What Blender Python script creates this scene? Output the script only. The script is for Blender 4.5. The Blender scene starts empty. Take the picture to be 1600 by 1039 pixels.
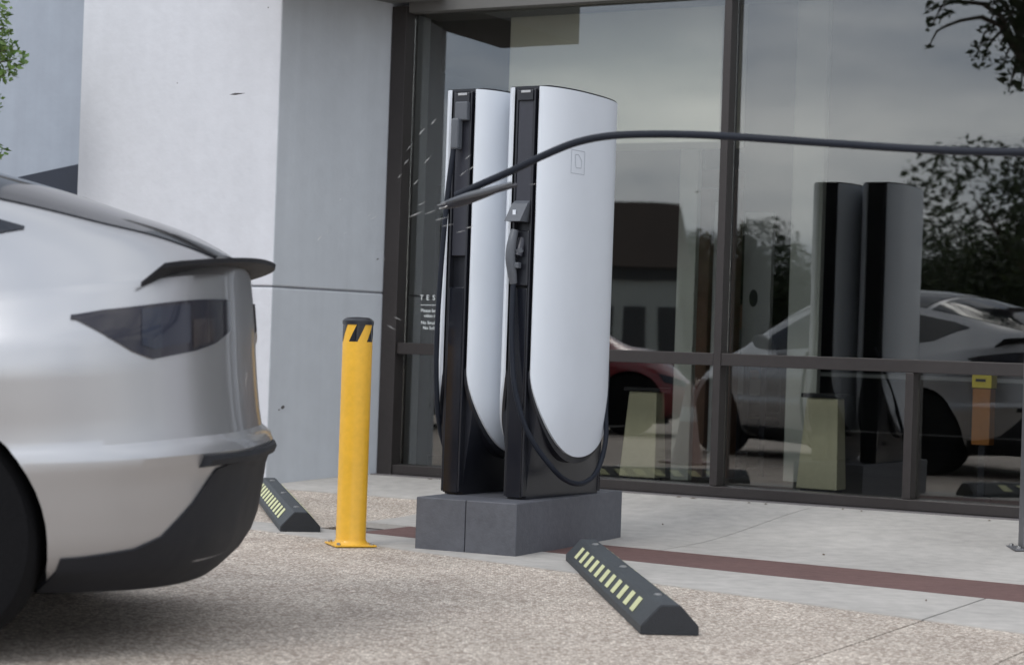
import bpy, bmesh, math, random
import numpy as np
from mathutils import Vector, Matrix
random.seed(7)
R = math.radians
sc = bpy.context.scene
col = sc.collection

# ------------------------------------------------------------------ camera, world, sun
FPX, CX, CY, ROLL, PITCH, CAMZ = 3130.0, 800.0, 519.5, 0.034, 25.5, 0.95
cam_d = bpy.data.cameras.new("camera"); cam = bpy.data.objects.new("camera", cam_d); col.objects.link(cam)
sc.camera = cam
cam_d.sensor_width = 36.0; cam_d.lens = FPX / 1600 * 36.0; cam_d.clip_start = 0.05; cam_d.clip_end = 2000
p_ = math.atan(PITCH / FPX)
f_ = Vector((0, math.cos(p_), math.sin(p_))); r0 = Vector((1, 0, 0)); u0 = Vector((0, -math.sin(p_), math.cos(p_)))
rr = r0 * math.cos(ROLL) + u0 * math.sin(ROLL); uu = u0 * math.cos(ROLL) - r0 * math.sin(ROLL)
m = Matrix((rr, uu, -f_)).transposed().to_4x4(); m.translation = (0, 0, CAMZ); cam.matrix_world = m
cam_d.dof.use_dof = True; cam_d.dof.focus_distance = 9.3; cam_d.dof.aperture_fstop = 3.4

sc.view_settings.view_transform = 'Standard'; sc.view_settings.look = 'None'
sc.view_settings.gamma = 1; sc.view_settings.use_curve_mapping = False
sc.view_settings.exposure = 0.26
try:
    sc.render.engine = 'CYCLES'
    sc.cycles.max_bounces = 8; sc.cycles.transparent_max_bounces = 16
except Exception: pass

SUN_AZ = Vector((-0.62, -0.78)).normalized(); SUN_EL = R(42)
sd = bpy.data.lights.new("sun", 'SUN'); sd.energy = 1.0; sd.angle = R(22); sd.color = (1, .98, .95)
sun = bpy.data.objects.new("sun", sd); col.objects.link(sun)
sdir = Vector((SUN_AZ.x * math.cos(SUN_EL), SUN_AZ.y * math.cos(SUN_EL), math.sin(SUN_EL)))
sun.rotation_euler = sdir.to_track_quat('Z', 'Y').to_euler()

w = bpy.data.worlds.new("World"); sc.world = w; w.use_nodes = True
nt = w.node_tree; N = nt.nodes; L = nt.links
bg = N["Background"]; bg.inputs[1].default_value = 0.15
sky = N.new("ShaderNodeTexSky"); sky.sky_type = 'NISHITA'; sky.sun_disc = False
sky.sun_elevation = SUN_EL; sky.sun_rotation = math.atan2(SUN_AZ.x, SUN_AZ.y)
tc = N.new("ShaderNodeTexCoord")
mp = N.new("ShaderNodeMapping"); mp.inputs['Scale'].default_value = (1.5, 1.5, 5.5)
nz = N.new("ShaderNodeTexNoise"); nz.inputs['Scale'].default_value = 2.3; nz.inputs['Detail'].default_value = 5; nz.inputs['Roughness'].default_value = .5
L.new(tc.outputs['Generated'], mp.inputs[0]); L.new(mp.outputs[0], nz.inputs['Vector'])
cr = N.new("ShaderNodeValToRGB"); e = cr.color_ramp.elements
e[0].position = .38; e[0].color = (.36, .41, .50, 1); e[1].position = .62; e[1].color = (.97, .985, 1.0, 1)
L.new(nz.outputs['Fac'], cr.inputs[0])
sc_ = N.new("ShaderNodeVectorMath"); sc_.operation = 'SCALE'; sc_.inputs['Scale'].default_value = 8.6
L.new(cr.outputs[0], sc_.inputs[0])
# overcast sky: cloud is brighter round the veiled sun
dt = N.new("ShaderNodeVectorMath"); dt.operation = 'DOT_PRODUCT'; dt.inputs[1].default_value = tuple(sdir); L.new(tc.outputs['Generated'], dt.inputs[0])
gl_ = N.new("ShaderNodeMapRange"); gl_.inputs[1].default_value = -1; gl_.inputs[2].default_value = 1; gl_.inputs[3].default_value = 3.4; gl_.inputs[4].default_value = 12.4
L.new(dt.outputs['Value'], gl_.inputs[0]); L.new(gl_.outputs[0], sc_.inputs['Scale'])
mx = N.new("ShaderNodeMix"); mx.data_type = 'RGBA'; mx.inputs[0].default_value = .86
L.new(sky.outputs[0], mx.inputs[6]); L.new(sc_.outputs[0], mx.inputs[7]); L.new(mx.outputs[2], bg.inputs[0])

# ------------------------------------------------------------------ helpers
def tag(o, label=None, cat=None, group=None, kind=None):
    if label: o['label'] = label
    if cat: o['category'] = cat
    if group: o['group'] = group
    if kind: o['kind'] = kind
    return o
def mk(name, V, F, mat, parent=None, smooth=False, loc=None, rot=None):
    me = bpy.data.meshes.new(name); me.from_pydata([tuple(v) for v in V], [], [tuple(f) for f in F]); me.update()
    bm = bmesh.new(); bm.from_mesh(me); bmesh.ops.recalc_face_normals(bm, faces=bm.faces); bm.to_mesh(me); bm.free()
    return link(name, me, mat, parent, smooth, loc, rot)
def link(name, me, mat, parent=None, smooth=False, loc=None, rot=None):
    o = bpy.data.objects.new(name, me); col.objects.link(o)
    if mat and not me.materials: me.materials.append(mat)
    if smooth:
        for p in me.polygons: p.use_smooth = True
        try: me.set_sharp_from_angle(angle=R(38))
        except Exception: pass
    if parent: o.parent = parent
    if loc: o.location = loc
    if rot: o.rotation_euler = rot
    return o
def empty(name, loc=(0, 0, 0), rz=0.0, rot=None):
    o = bpy.data.objects.new(name, None); col.objects.link(o); o.location = loc
    o.rotation_euler = rot if rot else (0, 0, rz); o.empty_display_size = .2
    return o
def boxVF(c, s, rz=0.0):
    V = []
    for i in (-1, 1):
        for j in (-1, 1):
            for k in (-1, 1):
                x, y = i * s[0] / 2, j * s[1] / 2
                V.append((c[0] + x * math.cos(rz) - y * math.sin(rz), c[1] + x * math.sin(rz) + y * math.cos(rz), c[2] + k * s[2] / 2))
    F = [(0, 1, 3, 2), (4, 6, 7, 5), (0, 4, 5, 1), (2, 3, 7, 6), (0, 2, 6, 4), (1, 5, 7, 3)]
    return V, F
def bev(o, w=.004, seg=2):
    bm = bmesh.new(); bm.from_mesh(o.data)
    bmesh.ops.bevel(bm, geom=bm.edges[:], offset=w, segments=seg, affect='EDGES', profile=.5)
    bm.to_mesh(o.data); bm.free(); return o
def box(name, c, s, mat, parent=None, rz=0.0, bevel=0):
    V, F = boxVF(c, s, rz); o = mk(name, V, F, mat, parent)
    if bevel: bev(o, bevel)
    return o
def prism(name, poly, z0, z1, mat, parent=None, bevel=0):
    n = len(poly); V = [(x, y, z0) for x, y in poly] + [(x, y, z1) for x, y in poly]
    F = [tuple(range(n - 1, -1, -1)), tuple(range(n, 2 * n))] + [(i, (i + 1) % n, n + (i + 1) % n, n + i) for i in range(n)]
    o = mk(name, V, F, mat, parent)
    if bevel: bev(o, bevel)
    return o
def join(parts):
    V = []; F = []
    for v, f in parts:
        n = len(V); V += list(v); F += [tuple(i + n for i in q) for q in f]
    return V, F
def catmull(pts, n=8):
    P = [Vector(p) for p in pts]; P = [P[0] * 2 - P[1]] + P + [P[-1] * 2 - P[-2]]; out = []
    for i in range(1, len(P) - 2):
        for k in range(n):
            t = k / n; a, b, c, d = P[i - 1], P[i], P[i + 1], P[i + 2]
            out.append(.5 * ((2 * b) + (c - a) * t + (2 * a - 5 * b + 4 * c - d) * t * t + (3 * b - a - 3 * c + d) * t ** 3))
    out.append(P[-2]); return out
def tubeVF(path, rad, seg=12):
    P = [Vector(p) for p in path]; n = len(P)
    rads = rad if isinstance(rad, (list, tuple)) else [rad] * n
    V = []; F = []; up = None
    for i in range(n):
        t = (P[min(i + 1, n - 1)] - P[max(i - 1, 0)]).normalized()
        if up is None:
            up = Vector((0, 0, 1)) if abs(t.z) < .9 else Vector((1, 0, 0))
        s = t.cross(up).normalized(); up = s.cross(t).normalized()
        for k in range(seg):
            a = 2 * math.pi * k / seg; V.append(P[i] + (s * math.cos(a) + up * math.sin(a)) * rads[i])
    for i in range(n - 1):
        for k in range(seg):
            F.append((i * seg + k, i * seg + (k + 1) % seg, (i + 1) * seg + (k + 1) % seg, (i + 1) * seg + k))
    F.append(tuple(range(seg - 1, -1, -1))); F.append(tuple((n - 1) * seg + k for k in range(seg)))
    return V, F
def tube(name, path, rad, mat, parent=None, seg=12):
    V, F = tubeVF(path, rad, seg); return mk(name, V, F, mat, parent, True)
def latheVF(prof, seg=32, c=(0, 0, 0)):
    V = []; F = []; n = len(prof)
    for r, z in prof:
        for k in range(seg):
            a = 2 * math.pi * k / seg; V.append((c[0] + r * math.cos(a), c[1] + r * math.sin(a), c[2] + z))
    for i in range(n - 1):
        for k in range(seg):
            F.append((i * seg + k, i * seg + (k + 1) % seg, (i + 1) * seg + (k + 1) % seg, (i + 1) * seg + k))
    F.append(tuple(range(seg - 1, -1, -1))); F.append(tuple((n - 1) * seg + k for k in range(seg)))
    return V, F
def lathe(name, prof, mat, parent=None, seg=32, c=(0, 0, 0)):
    V, F = latheVF(prof, seg, c); return mk(name, V, F, mat, parent, True)
def copy_tree(o, parent=None):
    c = o.copy(); col.objects.link(c); c.parent = parent
    for ch in o.children: copy_tree(ch, c)
    return c
def gridVF(P, closed=False):
    n = len(P); k = len(P[0]); V = [q for row in P for q in row]; F = []
    for i in range(n - 1):
        for j in range(k if closed else k - 1):
            j2 = (j + 1) % k; F.append((i * k + j, i * k + j2, (i + 1) * k + j2, (i + 1) * k + j))
    return V, F
def slab_grid(outer, inner):
    """solid sheet from two matching grids"""
    V1, F1 = gridVF(outer); V2, F2 = gridVF(inner); n = len(outer); k = len(outer[0]); o = len(V1)
    F = F1 + [tuple(i + o for i in reversed(f)) for f in F2]
    rim = [j for j in range(k)] + [i * k + k - 1 for i in range(1, n)] + [(n - 1) * k + j for j in range(k - 2, -1, -1)] + [i * k for i in range(n - 2, 0, -1)]
    for a, b in zip(rim, rim[1:] + rim[:1]): F.append((a, b, b + o, a + o))
    return V1 + V2, F

# image measurements -> places on the ground (used only to lay out the site plan)
def hgt(d):
    if d <= 0: return .10
    if d >= 2: return 0.0
    x = d / 2; return .10 * (1 - x * x * (3 - 2 * x))
P0 = Vector((-.80, 13.19)); T = Vector((.876, -.482)).normalized(); NN = Vector((T.y * -1, T.x))   # T along the facade, NN into the building
def fw(t, d, z=0.0):
    q = P0 + T * t - NN * d; return (q.x, q.y, z)
def td(x, y):
    q = Vector((x, y)) - P0; return q.dot(T), -q.dot(NN)
def ray(px, py):
    x = px - CX + ROLL * (py - CY); y = py - CY - ROLL * (px - CX); return x / FPX, -(y - PITCH) / FPX
def ground_at(px, py):
    kx, kz = ray(px, py); Y = -CAMZ / kz
    for _ in range(12):
        Y = (hgt(td(kx * Y, Y)[1]) - CAMZ) / kz
    return kx * Y, Y
def at(px, py, Y):
    kx, kz = ray(px, py); return (kx * Y, Y, CAMZ + kz * Y)
def on_facade(px, py, d=0.0):
    kx, kz = ray(px, py); a = P0 - NN * d
    Y = (a.dot(NN)) / (kx * NN.x + NN.y); q = Vector((kx * Y, Y)); return (q - P0).dot(T), CAMZ + kz * Y
def mirror(x, y):
    q = Vector((x, y)); q = q - NN * 2 * (q - P0).dot(NN); return q.x, q.y
def refl(px, Y):
    kx, _ = ray(px, 556); return mirror(kx * Y, Y)

# ------------------------------------------------------------------ materials
def mat(name, color, rough=.6, metal=0.0, noise=None, bump=None, spec=.5, coat=0.0, streak=0.0):
    m = bpy.data.materials.new(name); m.use_nodes = True; nt = m.node_tree; N = nt.nodes; L = nt.links
    b = N["Principled BSDF"]; b.inputs['Base Color'].default_value = (*color, 1)
    b.inputs['Roughness'].default_value = rough; b.inputs['Metallic'].default_value = metal
    b.inputs['Specular IOR Level'].default_value = spec
    if coat: b.inputs['Coat Weight'].default_value = coat; b.inputs['Coat Roughness'].default_value = .05
    tc = N.new("ShaderNodeTexCoord")
    if noise:
        sc1, amt = noise
        n1 = N.new("ShaderNodeTexNoise"); n1.inputs['Scale'].default_value = sc1; n1.inputs['Detail'].default_value = 6
        L.new(tc.outputs['Object'], n1.inputs['Vector'])
        n2 = N.new("ShaderNodeTexNoise"); n2.inputs['Scale'].default_value = sc1 * 9; n2.inputs['Detail'].default_value = 4
        L.new(tc.outputs['Object'], n2.inputs['Vector'])
        ad = N.new("ShaderNodeMath"); ad.operation = 'ADD'; L.new(n1.outputs[0], ad.inputs[0]); L.new(n2.outputs[0], ad.inputs[1])
        mr = N.new("ShaderNodeMapRange"); mr.inputs[1].default_value = .6; mr.inputs[2].default_value = 1.4
        mr.inputs[3].default_value = 1 - amt; mr.inputs[4].default_value = 1 + amt
        L.new(ad.outputs[0], mr.inputs[0])
        hs = N.new("ShaderNodeVectorMath"); hs.operation = 'SCALE'; hs.inputs[0].default_value = color
        fac = mr.outputs[0]
        if streak:
            mp = N.new("ShaderNodeMapping"); mp.inputs['Scale'].default_value = (9, 9, .35); L.new(tc.outputs['Object'], mp.inputs[0])
            n4 = N.new("ShaderNodeTexNoise"); n4.inputs['Scale'].default_value = 1.0; n4.inputs['Detail'].default_value = 5; L.new(mp.outputs[0], n4.inputs['Vector'])
            m4 = N.new("ShaderNodeMapRange"); m4.inputs[1].default_value = .35; m4.inputs[2].default_value = .75; m4.inputs[3].default_value = 1 + streak * .4; m4.inputs[4].default_value = 1 - streak
            L.new(n4.outputs[0], m4.inputs[0]); mm = N.new("ShaderNodeMath"); mm.operation = 'MULTIPLY'; L.new(fac, mm.inputs[0]); L.new(m4.outputs[0], mm.inputs[1]); fac = mm.outputs[0]
        L.new(fac, hs.inputs['Scale']); L.new(hs.outputs[0], b.inputs['Base Color'])
        mr2 = N.new("ShaderNodeMapRange"); mr2.inputs[3].default_value = max(0, rough - .08); mr2.inputs[4].default_value = min(1, rough + .1)
        L.new(n1.outputs[0], mr2.inputs[0]); L.new(mr2.outputs[0], b.inputs['Roughness'])
    if bump:
        bs, bd = bump
        n3 = N.new("ShaderNodeTexNoise"); n3.inputs['Scale'].default_value = bs; n3.inputs['Detail'].default_value = 5
        L.new(tc.outputs['Object'], n3.inputs['Vector'])
        bp = N.new("ShaderNodeBump"); bp.inputs['Strength'].default_value = bd; bp.inputs['Distance'].default_value = .01
        L.new(n3.outputs[0], bp.inputs['Height']); L.new(bp.outputs[0], b.inputs['Normal'])
    return m
M = {}
M['walljoint'] = mat('wall_joint', (.24, .25, .27), .9, noise=(6, .2))
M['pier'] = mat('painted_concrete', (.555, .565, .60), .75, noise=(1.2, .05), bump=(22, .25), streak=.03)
M['return'] = mat('painted_concrete_shaded', (.50, .525, .555), .7, noise=(1.0, .05), bump=(22, .22), streak=.05)
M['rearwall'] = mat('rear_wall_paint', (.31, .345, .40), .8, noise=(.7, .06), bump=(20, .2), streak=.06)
M['soffit'] = mat('soffit_paint', (.13, .128, .122), .8, noise=(1.0, .05))
M['bronze'] = mat('bronze_frame', (.034, .029, .028), .42, .25, noise=(3, .12))
M['threshold'] = mat('dark_threshold', (.12, .11, .11), .6, noise=(4, .2))
M['concrete'] = mat('sidewalk_concrete', (.415, .393, .365), .85, noise=(1.4, .20), bump=(60, .25))
M['joint'] = mat('joint_dirt', (.17, .155, .145), .95, noise=(6, .2))
M['pad'] = mat('charcoal_pad_paint', (.095, .098, .112), .6, noise=(3.2, .2), bump=(90, .18))
M['white'] = mat('white_panel', (.66, .695, .745), .36, noise=(.8, .025), coat=.15)
M['black'] = mat('black_plastic', (.012, .013, .018), .3, noise=(3, .15))
M['blackgloss'] = mat('black_gloss', (.01, .011, .016), .12, noise=(3, .1))
M['dkgrey'] = mat('dark_grey_plastic', (.027, .028, .038), .38, noise=(4, .12))
M['grey'] = mat('grey_plastic', (.085, .092, .105), .4, noise=(4, .1))
M['metal'] = mat('worn_steel', (.42, .42, .42), .35, .9, noise=(8, .15))
M['rubber'] = mat('cable_rubber', (.012, .015, .023), .5, noise=(12, .15), spec=.2)
M['stop'] = mat('recycled_rubber', (.045, .052, .058), .62, noise=(7, .22), bump=(180, .35))
M['stopend'] = mat('rubber_end', (.016, .018, .022), .6, noise=(7, .2), bump=(180, .3))
M['stripe'] = mat('pale_yellow_stripe', (.62, .63, .36), .6, noise=(14, .12))
M['steelpost'] = mat('grey_steel_post', (.13, .13, .14), .45, .3, noise=(4, .12))
M['yellow'] = mat('yellow_bollard_paint', (.78, .43, .03), .45, noise=(4, .09), bump=(30, .05), coat=.2)
M['bark'] = mat('bark', (.09, .07, .055), .9, noise=(9, .3), bump=(30, .6))
M['paint'] = mat('silver_car_paint', (.43, .43, .44), .33, .8, noise=(.9, .015), coat=.35)
M['clad'] = mat('black_cladding', (.013, .014, .018), .6, noise=(8, .12), bump=(200, .15), spec=.3)
M['carglass'] = mat('car_glass', (.012, .014, .02), .06, noise=(2, .1))
M['lamp'] = mat('smoked_lamp', (.012, .010, .018), .12, noise=(2, .1), coat=.2)
M['lampred'] = mat('lamp_red', (.016, .007, .009), .1, noise=(2, .1), coat=1.0)
M['lampclear'] = mat('lamp_clear', (.010, .013, .028), .12, noise=(2, .1), coat=.2)
M['tyre'] = mat('tyre', (.005, .005, .006), .9, noise=(9, .2), bump=(90, .3), spec=.2)
M['rim'] = mat('rim', (.16, .16, .17), .3, .8, noise=(5, .1))
M['redpaint'] = mat('red_car_paint', (.20, .012, .02), .3, .1, noise=(.9, .02), coat=1.0)
M['whitepaint'] = mat('white_car_paint', (.7, .7, .7), .3, 0, noise=(.9, .02), coat=1.0)
M['cream'] = mat('cream_fabric', (.82, .78, .56), .85, noise=(5, .08), bump=(120, .2))
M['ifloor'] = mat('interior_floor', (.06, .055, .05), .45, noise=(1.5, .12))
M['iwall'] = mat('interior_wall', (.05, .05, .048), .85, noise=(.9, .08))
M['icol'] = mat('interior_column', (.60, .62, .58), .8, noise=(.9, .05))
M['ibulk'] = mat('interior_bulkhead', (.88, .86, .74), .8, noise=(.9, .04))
M['iwood'] = mat('interior_wood', (.16, .085, .055), .5, noise=(4, .2))
M['iboard'] = mat('display_board', (.66, .67, .68), .6, noise=(2, .04))
M['desk'] = mat('desk_top', (.45, .45, .44), .5, noise=(2, .06))
M['skin'] = mat('skin', (.42, .25, .18), .55, noise=(8, .06))
M['hair'] = mat('hair', (.012, .010, .010), .5, noise=(30, .3), bump=(120, .6))
M['shirt'] = mat('grey_shirt', (.30, .30, .30), .85, noise=(9, .1), bump=(60, .3))
M['trouser'] = mat('dark_trousers', (.03, .03, .04), .9, noise=(9, .1), bump=(60, .3))
M['orange'] = mat('orange_stand', (.45, .17, .03), .5, noise=(3, .1))
M['signyellow'] = mat('sign_yellow', (.85, .68, .05), .45, noise=(3, .05))
M['shard'] = mat('pale_splinter', (.46, .46, .45), .4, noise=(30, .15))
M['shardd'] = mat('dark_splinter', (.06, .055, .055), .5, noise=(30, .2))
M['vinyl'] = mat('white_vinyl', (.80, .84, .84), .6, noise=(20, .04))
M['mark'] = mat('grey_mark', (.42, .45, .50), .5, noise=(20, .04))
M['roofbrown'] = mat('brown_roof', (.075, .058, .048), .85, noise=(1.0, .2))
M['shopwall'] = mat('shop_wall', (.42, .46, .45), .8, noise=(.6, .06))
M['shopdark'] = mat('shop_dark', (.05, .055, .06), .5, noise=(1, .1))
M['awning'] = mat('navy_awning', (.018, .024, .040), .7, noise=(2, .1))
M['cone'] = mat('traffic_cone_pale', (.40, .30, .28), .5, noise=(5, .08))

def leafmat(name, c1, c2):
    m = bpy.data.materials.new(name); m.use_nodes = True; N = m.node_tree.nodes; L = m.node_tree.links
    b = N["Principled BSDF"]; b.inputs['Roughness'].default_value = .55
    g = N.new("ShaderNodeNewGeometry"); cr = N.new("ShaderNodeValToRGB")
    cr.color_ramp.elements[0].color = (*c1, 1); cr.color_ramp.elements[1].color = (*c2, 1)
    L.new(g.outputs['Random Per Island'], cr.inputs[0]); L.new(cr.outputs[0], b.inputs['Base Color'])
    return m
M['leafdark'] = leafmat('dark_leaves', (.02, .035, .012), (.06, .09, .03))
M['leaf'] = leafmat('green_leaves', (.06, .13, .02), (.16, .24, .06))
M['leafpale'] = leafmat('pale_leaves', (.14, .21, .06), (.30, .38, .17))

def brickmat():
    m = mat('dark_red_paving', (.135, .075, .068), .85, noise=(2.0, .22), bump=(70, .4)); return m
M['brick'] = brickmat()

def aggregate():
    m = bpy.data.materials.new('exposed_aggregate'); m.use_nodes = True; N = m.node_tree.nodes; L = m.node_tree.links
    b = N["Principled BSDF"]; b.inputs['Roughness'].default_value = .8
    tc = N.new("ShaderNodeTexCoord")
    nw = N.new("ShaderNodeTexNoise"); nw.inputs['Scale'].default_value = 60; L.new(tc.outputs['Object'], nw.inputs['Vector'])
    wv = N.new("ShaderNodeVectorMath"); wv.operation = 'MULTIPLY_ADD'; wv.inputs[1].default_value = (.012, .012, .012)
    L.new(nw.outputs['Color'], wv.inputs[0]); L.new(tc.outputs['Object'], wv.inputs[2])
    v = N.new("ShaderNodeTexVoronoi"); v.inputs['Scale'].default_value = 95; L.new(wv.outputs[0], v.inputs['Vector'])
    sep = N.new("ShaderNodeSeparateColor"); L.new(v.outputs['Color'], sep.inputs[0])
    cr = N.new("ShaderNodeValToRGB"); cr.color_ramp.interpolation = 'LINEAR'
    cs = [(0, (.22, .17, .14)), (.2, (.40, .33, .27)), (.4, (.50, .42, .35)), (.55, (.44, .40, .37)), (.72, (.56, .48, .38)), (.86, (.50, .37, .31)), (.95, (.72, .67, .60)), (1, (.82, .78, .72))]
    for i, (p, c) in enumerate(cs):
        el = cr.color_ramp.elements[0] if i == 0 else (cr.color_ramp.elements[1] if i == len(cs) - 1 else cr.color_ramp.elements.new(p))
        el.position = p; el.color = (*c, 1)
    L.new(sep.outputs[0], cr.inputs[0])
    # mortar between pebbles
    mr = N.new("ShaderNodeMapRange"); mr.inputs[1].default_value = .35; mr.inputs[2].default_value = .62; mr.inputs[3].default_value = 0; mr.inputs[4].default_value = .7
    L.new(v.outputs['Distance'], mr.inputs[0])
    mx = N.new("ShaderNodeMix"); mx.data_type = 'RGBA'; mx.inputs[7].default_value = (.25, .225, .20, 1)
    L.new(mr.outputs[0], mx.inputs[0]); L.new(cr.outputs[0], mx.inputs[6])
    n2 = N.new("ShaderNodeTexNoise"); n2.inputs['Scale'].default_value = 1.1; n2.inputs['Detail'].default_value = 7; n2.inputs['Roughness'].default_value = .65
    L.new(tc.outputs['Object'], n2.inputs['Vector'])
    cr2 = N.new("ShaderNodeValToRGB"); cr2.color_ramp.elements[0].position = .32; cr2.color_ramp.elements[0].color = (.96, .925, .89, 1)
    cr2.color_ramp.elements[1].position = .68; cr2.color_ramp.elements[1].color = (1.22, 1.175, 1.13, 1)
    L.new(n2.outputs[0], cr2.inputs[0])
    mu = N.new("ShaderNodeVectorMath"); mu.operation = 'MULTIPLY'; L.new(mx.outputs[2], mu.inputs[0]); L.new(cr2.outputs[0], mu.inputs[1])
    n5 = N.new("ShaderNodeTexNoise"); n5.inputs['Scale'].default_value = 3.3; n5.inputs['Detail'].default_value = 6; n5.inputs['Roughness'].default_value = .7; L.new(tc.outputs['Object'], n5.inputs['Vector'])
    c5 = N.new("ShaderNodeValToRGB"); c5.color_ramp.elements[0].position = .35; c5.color_ramp.elements[0].color = (.87, .84, .82, 1); c5.color_ramp.elements[1].position = .60; c5.color_ramp.elements[1].color = (1.03, 1.02, 1.0, 1)
    L.new(n5.outputs[0], c5.inputs[0]); m5 = N.new("ShaderNodeVectorMath"); m5.operation = 'MULTIPLY'; L.new(mu.outputs[0], m5.inputs[0]); L.new(c5.outputs[0], m5.inputs[1])
    L.new(m5.outputs[0], b.inputs['Base Color'])
    bp = N.new("ShaderNodeBump"); bp.inputs['Strength'].default_value = .4; bp.inputs['Distance'].default_value = .004; bp.invert = True
    L.new(v.outputs['Distance'], bp.inputs['Height']); L.new(bp.outputs[0], b.inputs['Normal'])
    return m
M['aggregate'] = aggregate()

def glassmat():
    m = bpy.data.materials.new('window_glass'); m.use_nodes = True; N = m.node_tree.nodes; L = m.node_tree.links
    N.clear(); out = N.new("ShaderNodeOutputMaterial")
    tr = N.new("ShaderNodeBsdfTransparent"); tr.inputs[0].default_value = (.83, .84, .825, 1)
    gl = N.new("ShaderNodeBsdfGlossy"); gl.inputs['Roughness'].default_value = 0.0; gl.inputs[0].default_value = (.96, .96, .955, 1)
    tc = N.new("ShaderNodeTexCoord"); nz = N.new("ShaderNodeTexNoise"); nz.inputs['Scale'].default_value = 1.3; nz.inputs['Detail'].default_value = 1
    L.new(tc.outputs['Object'], nz.inputs['Vector'])
    bp = N.new("ShaderNodeBump"); bp.inputs['Strength'].default_value = .05; bp.inputs['Distance'].default_value = .02
    L.new(nz.outputs[0], bp.inputs['Height']); L.new(bp.outputs[0], gl.inputs['Normal'])
    lw = N.new("ShaderNodeFresnel"); lw.inputs['IOR'].default_value = 1.5
    mr = N.new("ShaderNodeMapRange"); mr.inputs[1].default_value = .03; mr.inputs[2].default_value = 1; mr.inputs[3].default_value = .092; mr.inputs[4].default_value = .95
    L.new(lw.outputs[0], mr.inputs[0])
    mix = N.new("ShaderNodeMixShader"); L.new(mr.outputs[0], mix.inputs[0]); L.new(tr.outputs[0], mix.inputs[1]); L.new(gl.outputs[0], mix.inputs[2])
    L.new(mix.outputs[0], out.inputs[0]); return m
M['glass'] = glassmat()

# ------------------------------------------------------------------ ground (facade coordinates t, d)
def clip(poly, a, b, c):      # keep a*t + b*d <= c
    out = []
    for i in range(len(poly)):
        p, q = poly[i], poly[(i + 1) % len(poly)]; fp = a * p[0] + b * p[1] - c; fq = a * q[0] + b * q[1] - c
        if fp <= 0: out.append(p)
        if fp * fq < 0:
            s = fp / (fp - fq); out.append((p[0] + (q[0] - p[0]) * s, p[1] + (q[1] - p[1]) * s))
    return out
KN = [-500, 0] + [i * .2 for i in range(1, 11)] + [500]
def sheet(name, poly, lift, mat, parent=None, thick=0.0):
    V = []; F = []
    for a, b in zip(KN[:-1], KN[1:]):
        q = clip(clip(poly, 0, 1, b), 0, -1, -a)
        if len(q) < 3: continue
        n = len(V)
        for t, d in q: V.append(fw(t, d, hgt(d) + lift))
        F.append(tuple(range(n, n + len(q))))
        if thick:
            n2 = len(V)
            for t, d in q: V.append(fw(t, d, hgt(d) + lift - thick))
            k = len(q)
            for i in range(k): F.append((n + i, n + (i + 1) % k, n2 + (i + 1) % k, n2 + i))
    me = bpy.data.meshes.new(name); me.from_pydata(V, [], F); me.update()
    bm = bmesh.new(); bm.from_mesh(me); bmesh.ops.remove_doubles(bm, verts=bm.verts, dist=.0004)
    for f in bm.faces:
        if f.normal.z < -.5: f.normal_flip()
    bm.to_mesh(me); bm.free()
    return link(name, me, mat, parent)
g = sheet('ground', [(-400, -400), (400, -400), (400, 400), (-400, 400)], -.03, M['joint']); tag(g, kind='structure')

# lines in (t, d): brick strip and band edges are straight
def lin(p, q):                 # a,b,c with a*t+b*d=c ; positive side = larger d
    a = -(q[1] - p[1]) / (q[0] - p[0]); return a, 1.0, a * p[0] + p[1]
BR_U = lin((1.55, 2.20), (4.9, 2.46)); BR_L = lin((1.55, 2.70), (4.9, 3.10)); BAND = lin((1.455, 3.07), (5.25, 4.04))
def above(poly, Ln): return clip(poly, Ln[0], Ln[1], Ln[2])            # nearer the building
def below(poly, Ln): return clip(poly, -Ln[0], -Ln[1], -Ln[2])
BIG = [(-60, -.0), (60, -.0), (60, 60), (-60, 60)]
pav = empty('parking_lot'); tag(pav, kind='structure')
tj = [-60, -8, -1.2, 1.1, 4.85, 5.36, 8, 60]
cuts_d = [-60, 5.2 + 2.6, 60]
lot_all = below([(-60, -60), (60, -60), (60, 60), (-60, 60)], BAND)
for a, b in zip(tj[:-1], tj[1:]):
    q = clip(clip(lot_all, 1, 0, b - .004), -1, 0, -a - .004)
    if len(q) >= 3: sheet('aggregate_slab', q, 0.0, M['aggregate'], pav, .028)
swk = empty('sidewalk'); tag(swk, kind='structure')
sl = [-60, -8.0, -6, -4.17, -2.34, -.6, 1.24, 3.05, 4.88, 6.7, 8.5, 60]
for a, b in zip(sl[:-1], sl[1:]):
    main = clip(clip(BIG, 1, 0, b - .003), -1, 0, -a - .003)
    q = above(main, BR_U)
    if b <= 1.3 : q = clip(q, 0, 1, 1.08)                             # narrow apron left of the chargers
    if len(q) >= 3: sheet('concrete_slab', q, .004, M['concrete'], swk, .03)
sheet('concrete_slab', clip(clip(below([(-60, 0), (60, 0), (60, 60), (-60, 60)], BR_L), 1, 0, 4.856), -1, 0, -1.32) if False else above(below([(1.30, 0), (4.846, 0), (4.846, 9), (1.30, 9)], BR_L), BAND), .004, M['concrete'], swk, .03)
sheet('concrete_slab', above(below([(4.856, 0), (40, 0), (40, 40), (4.856, 40)], BR_L), BAND), .004, M['concrete'], swk, .03)
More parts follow.
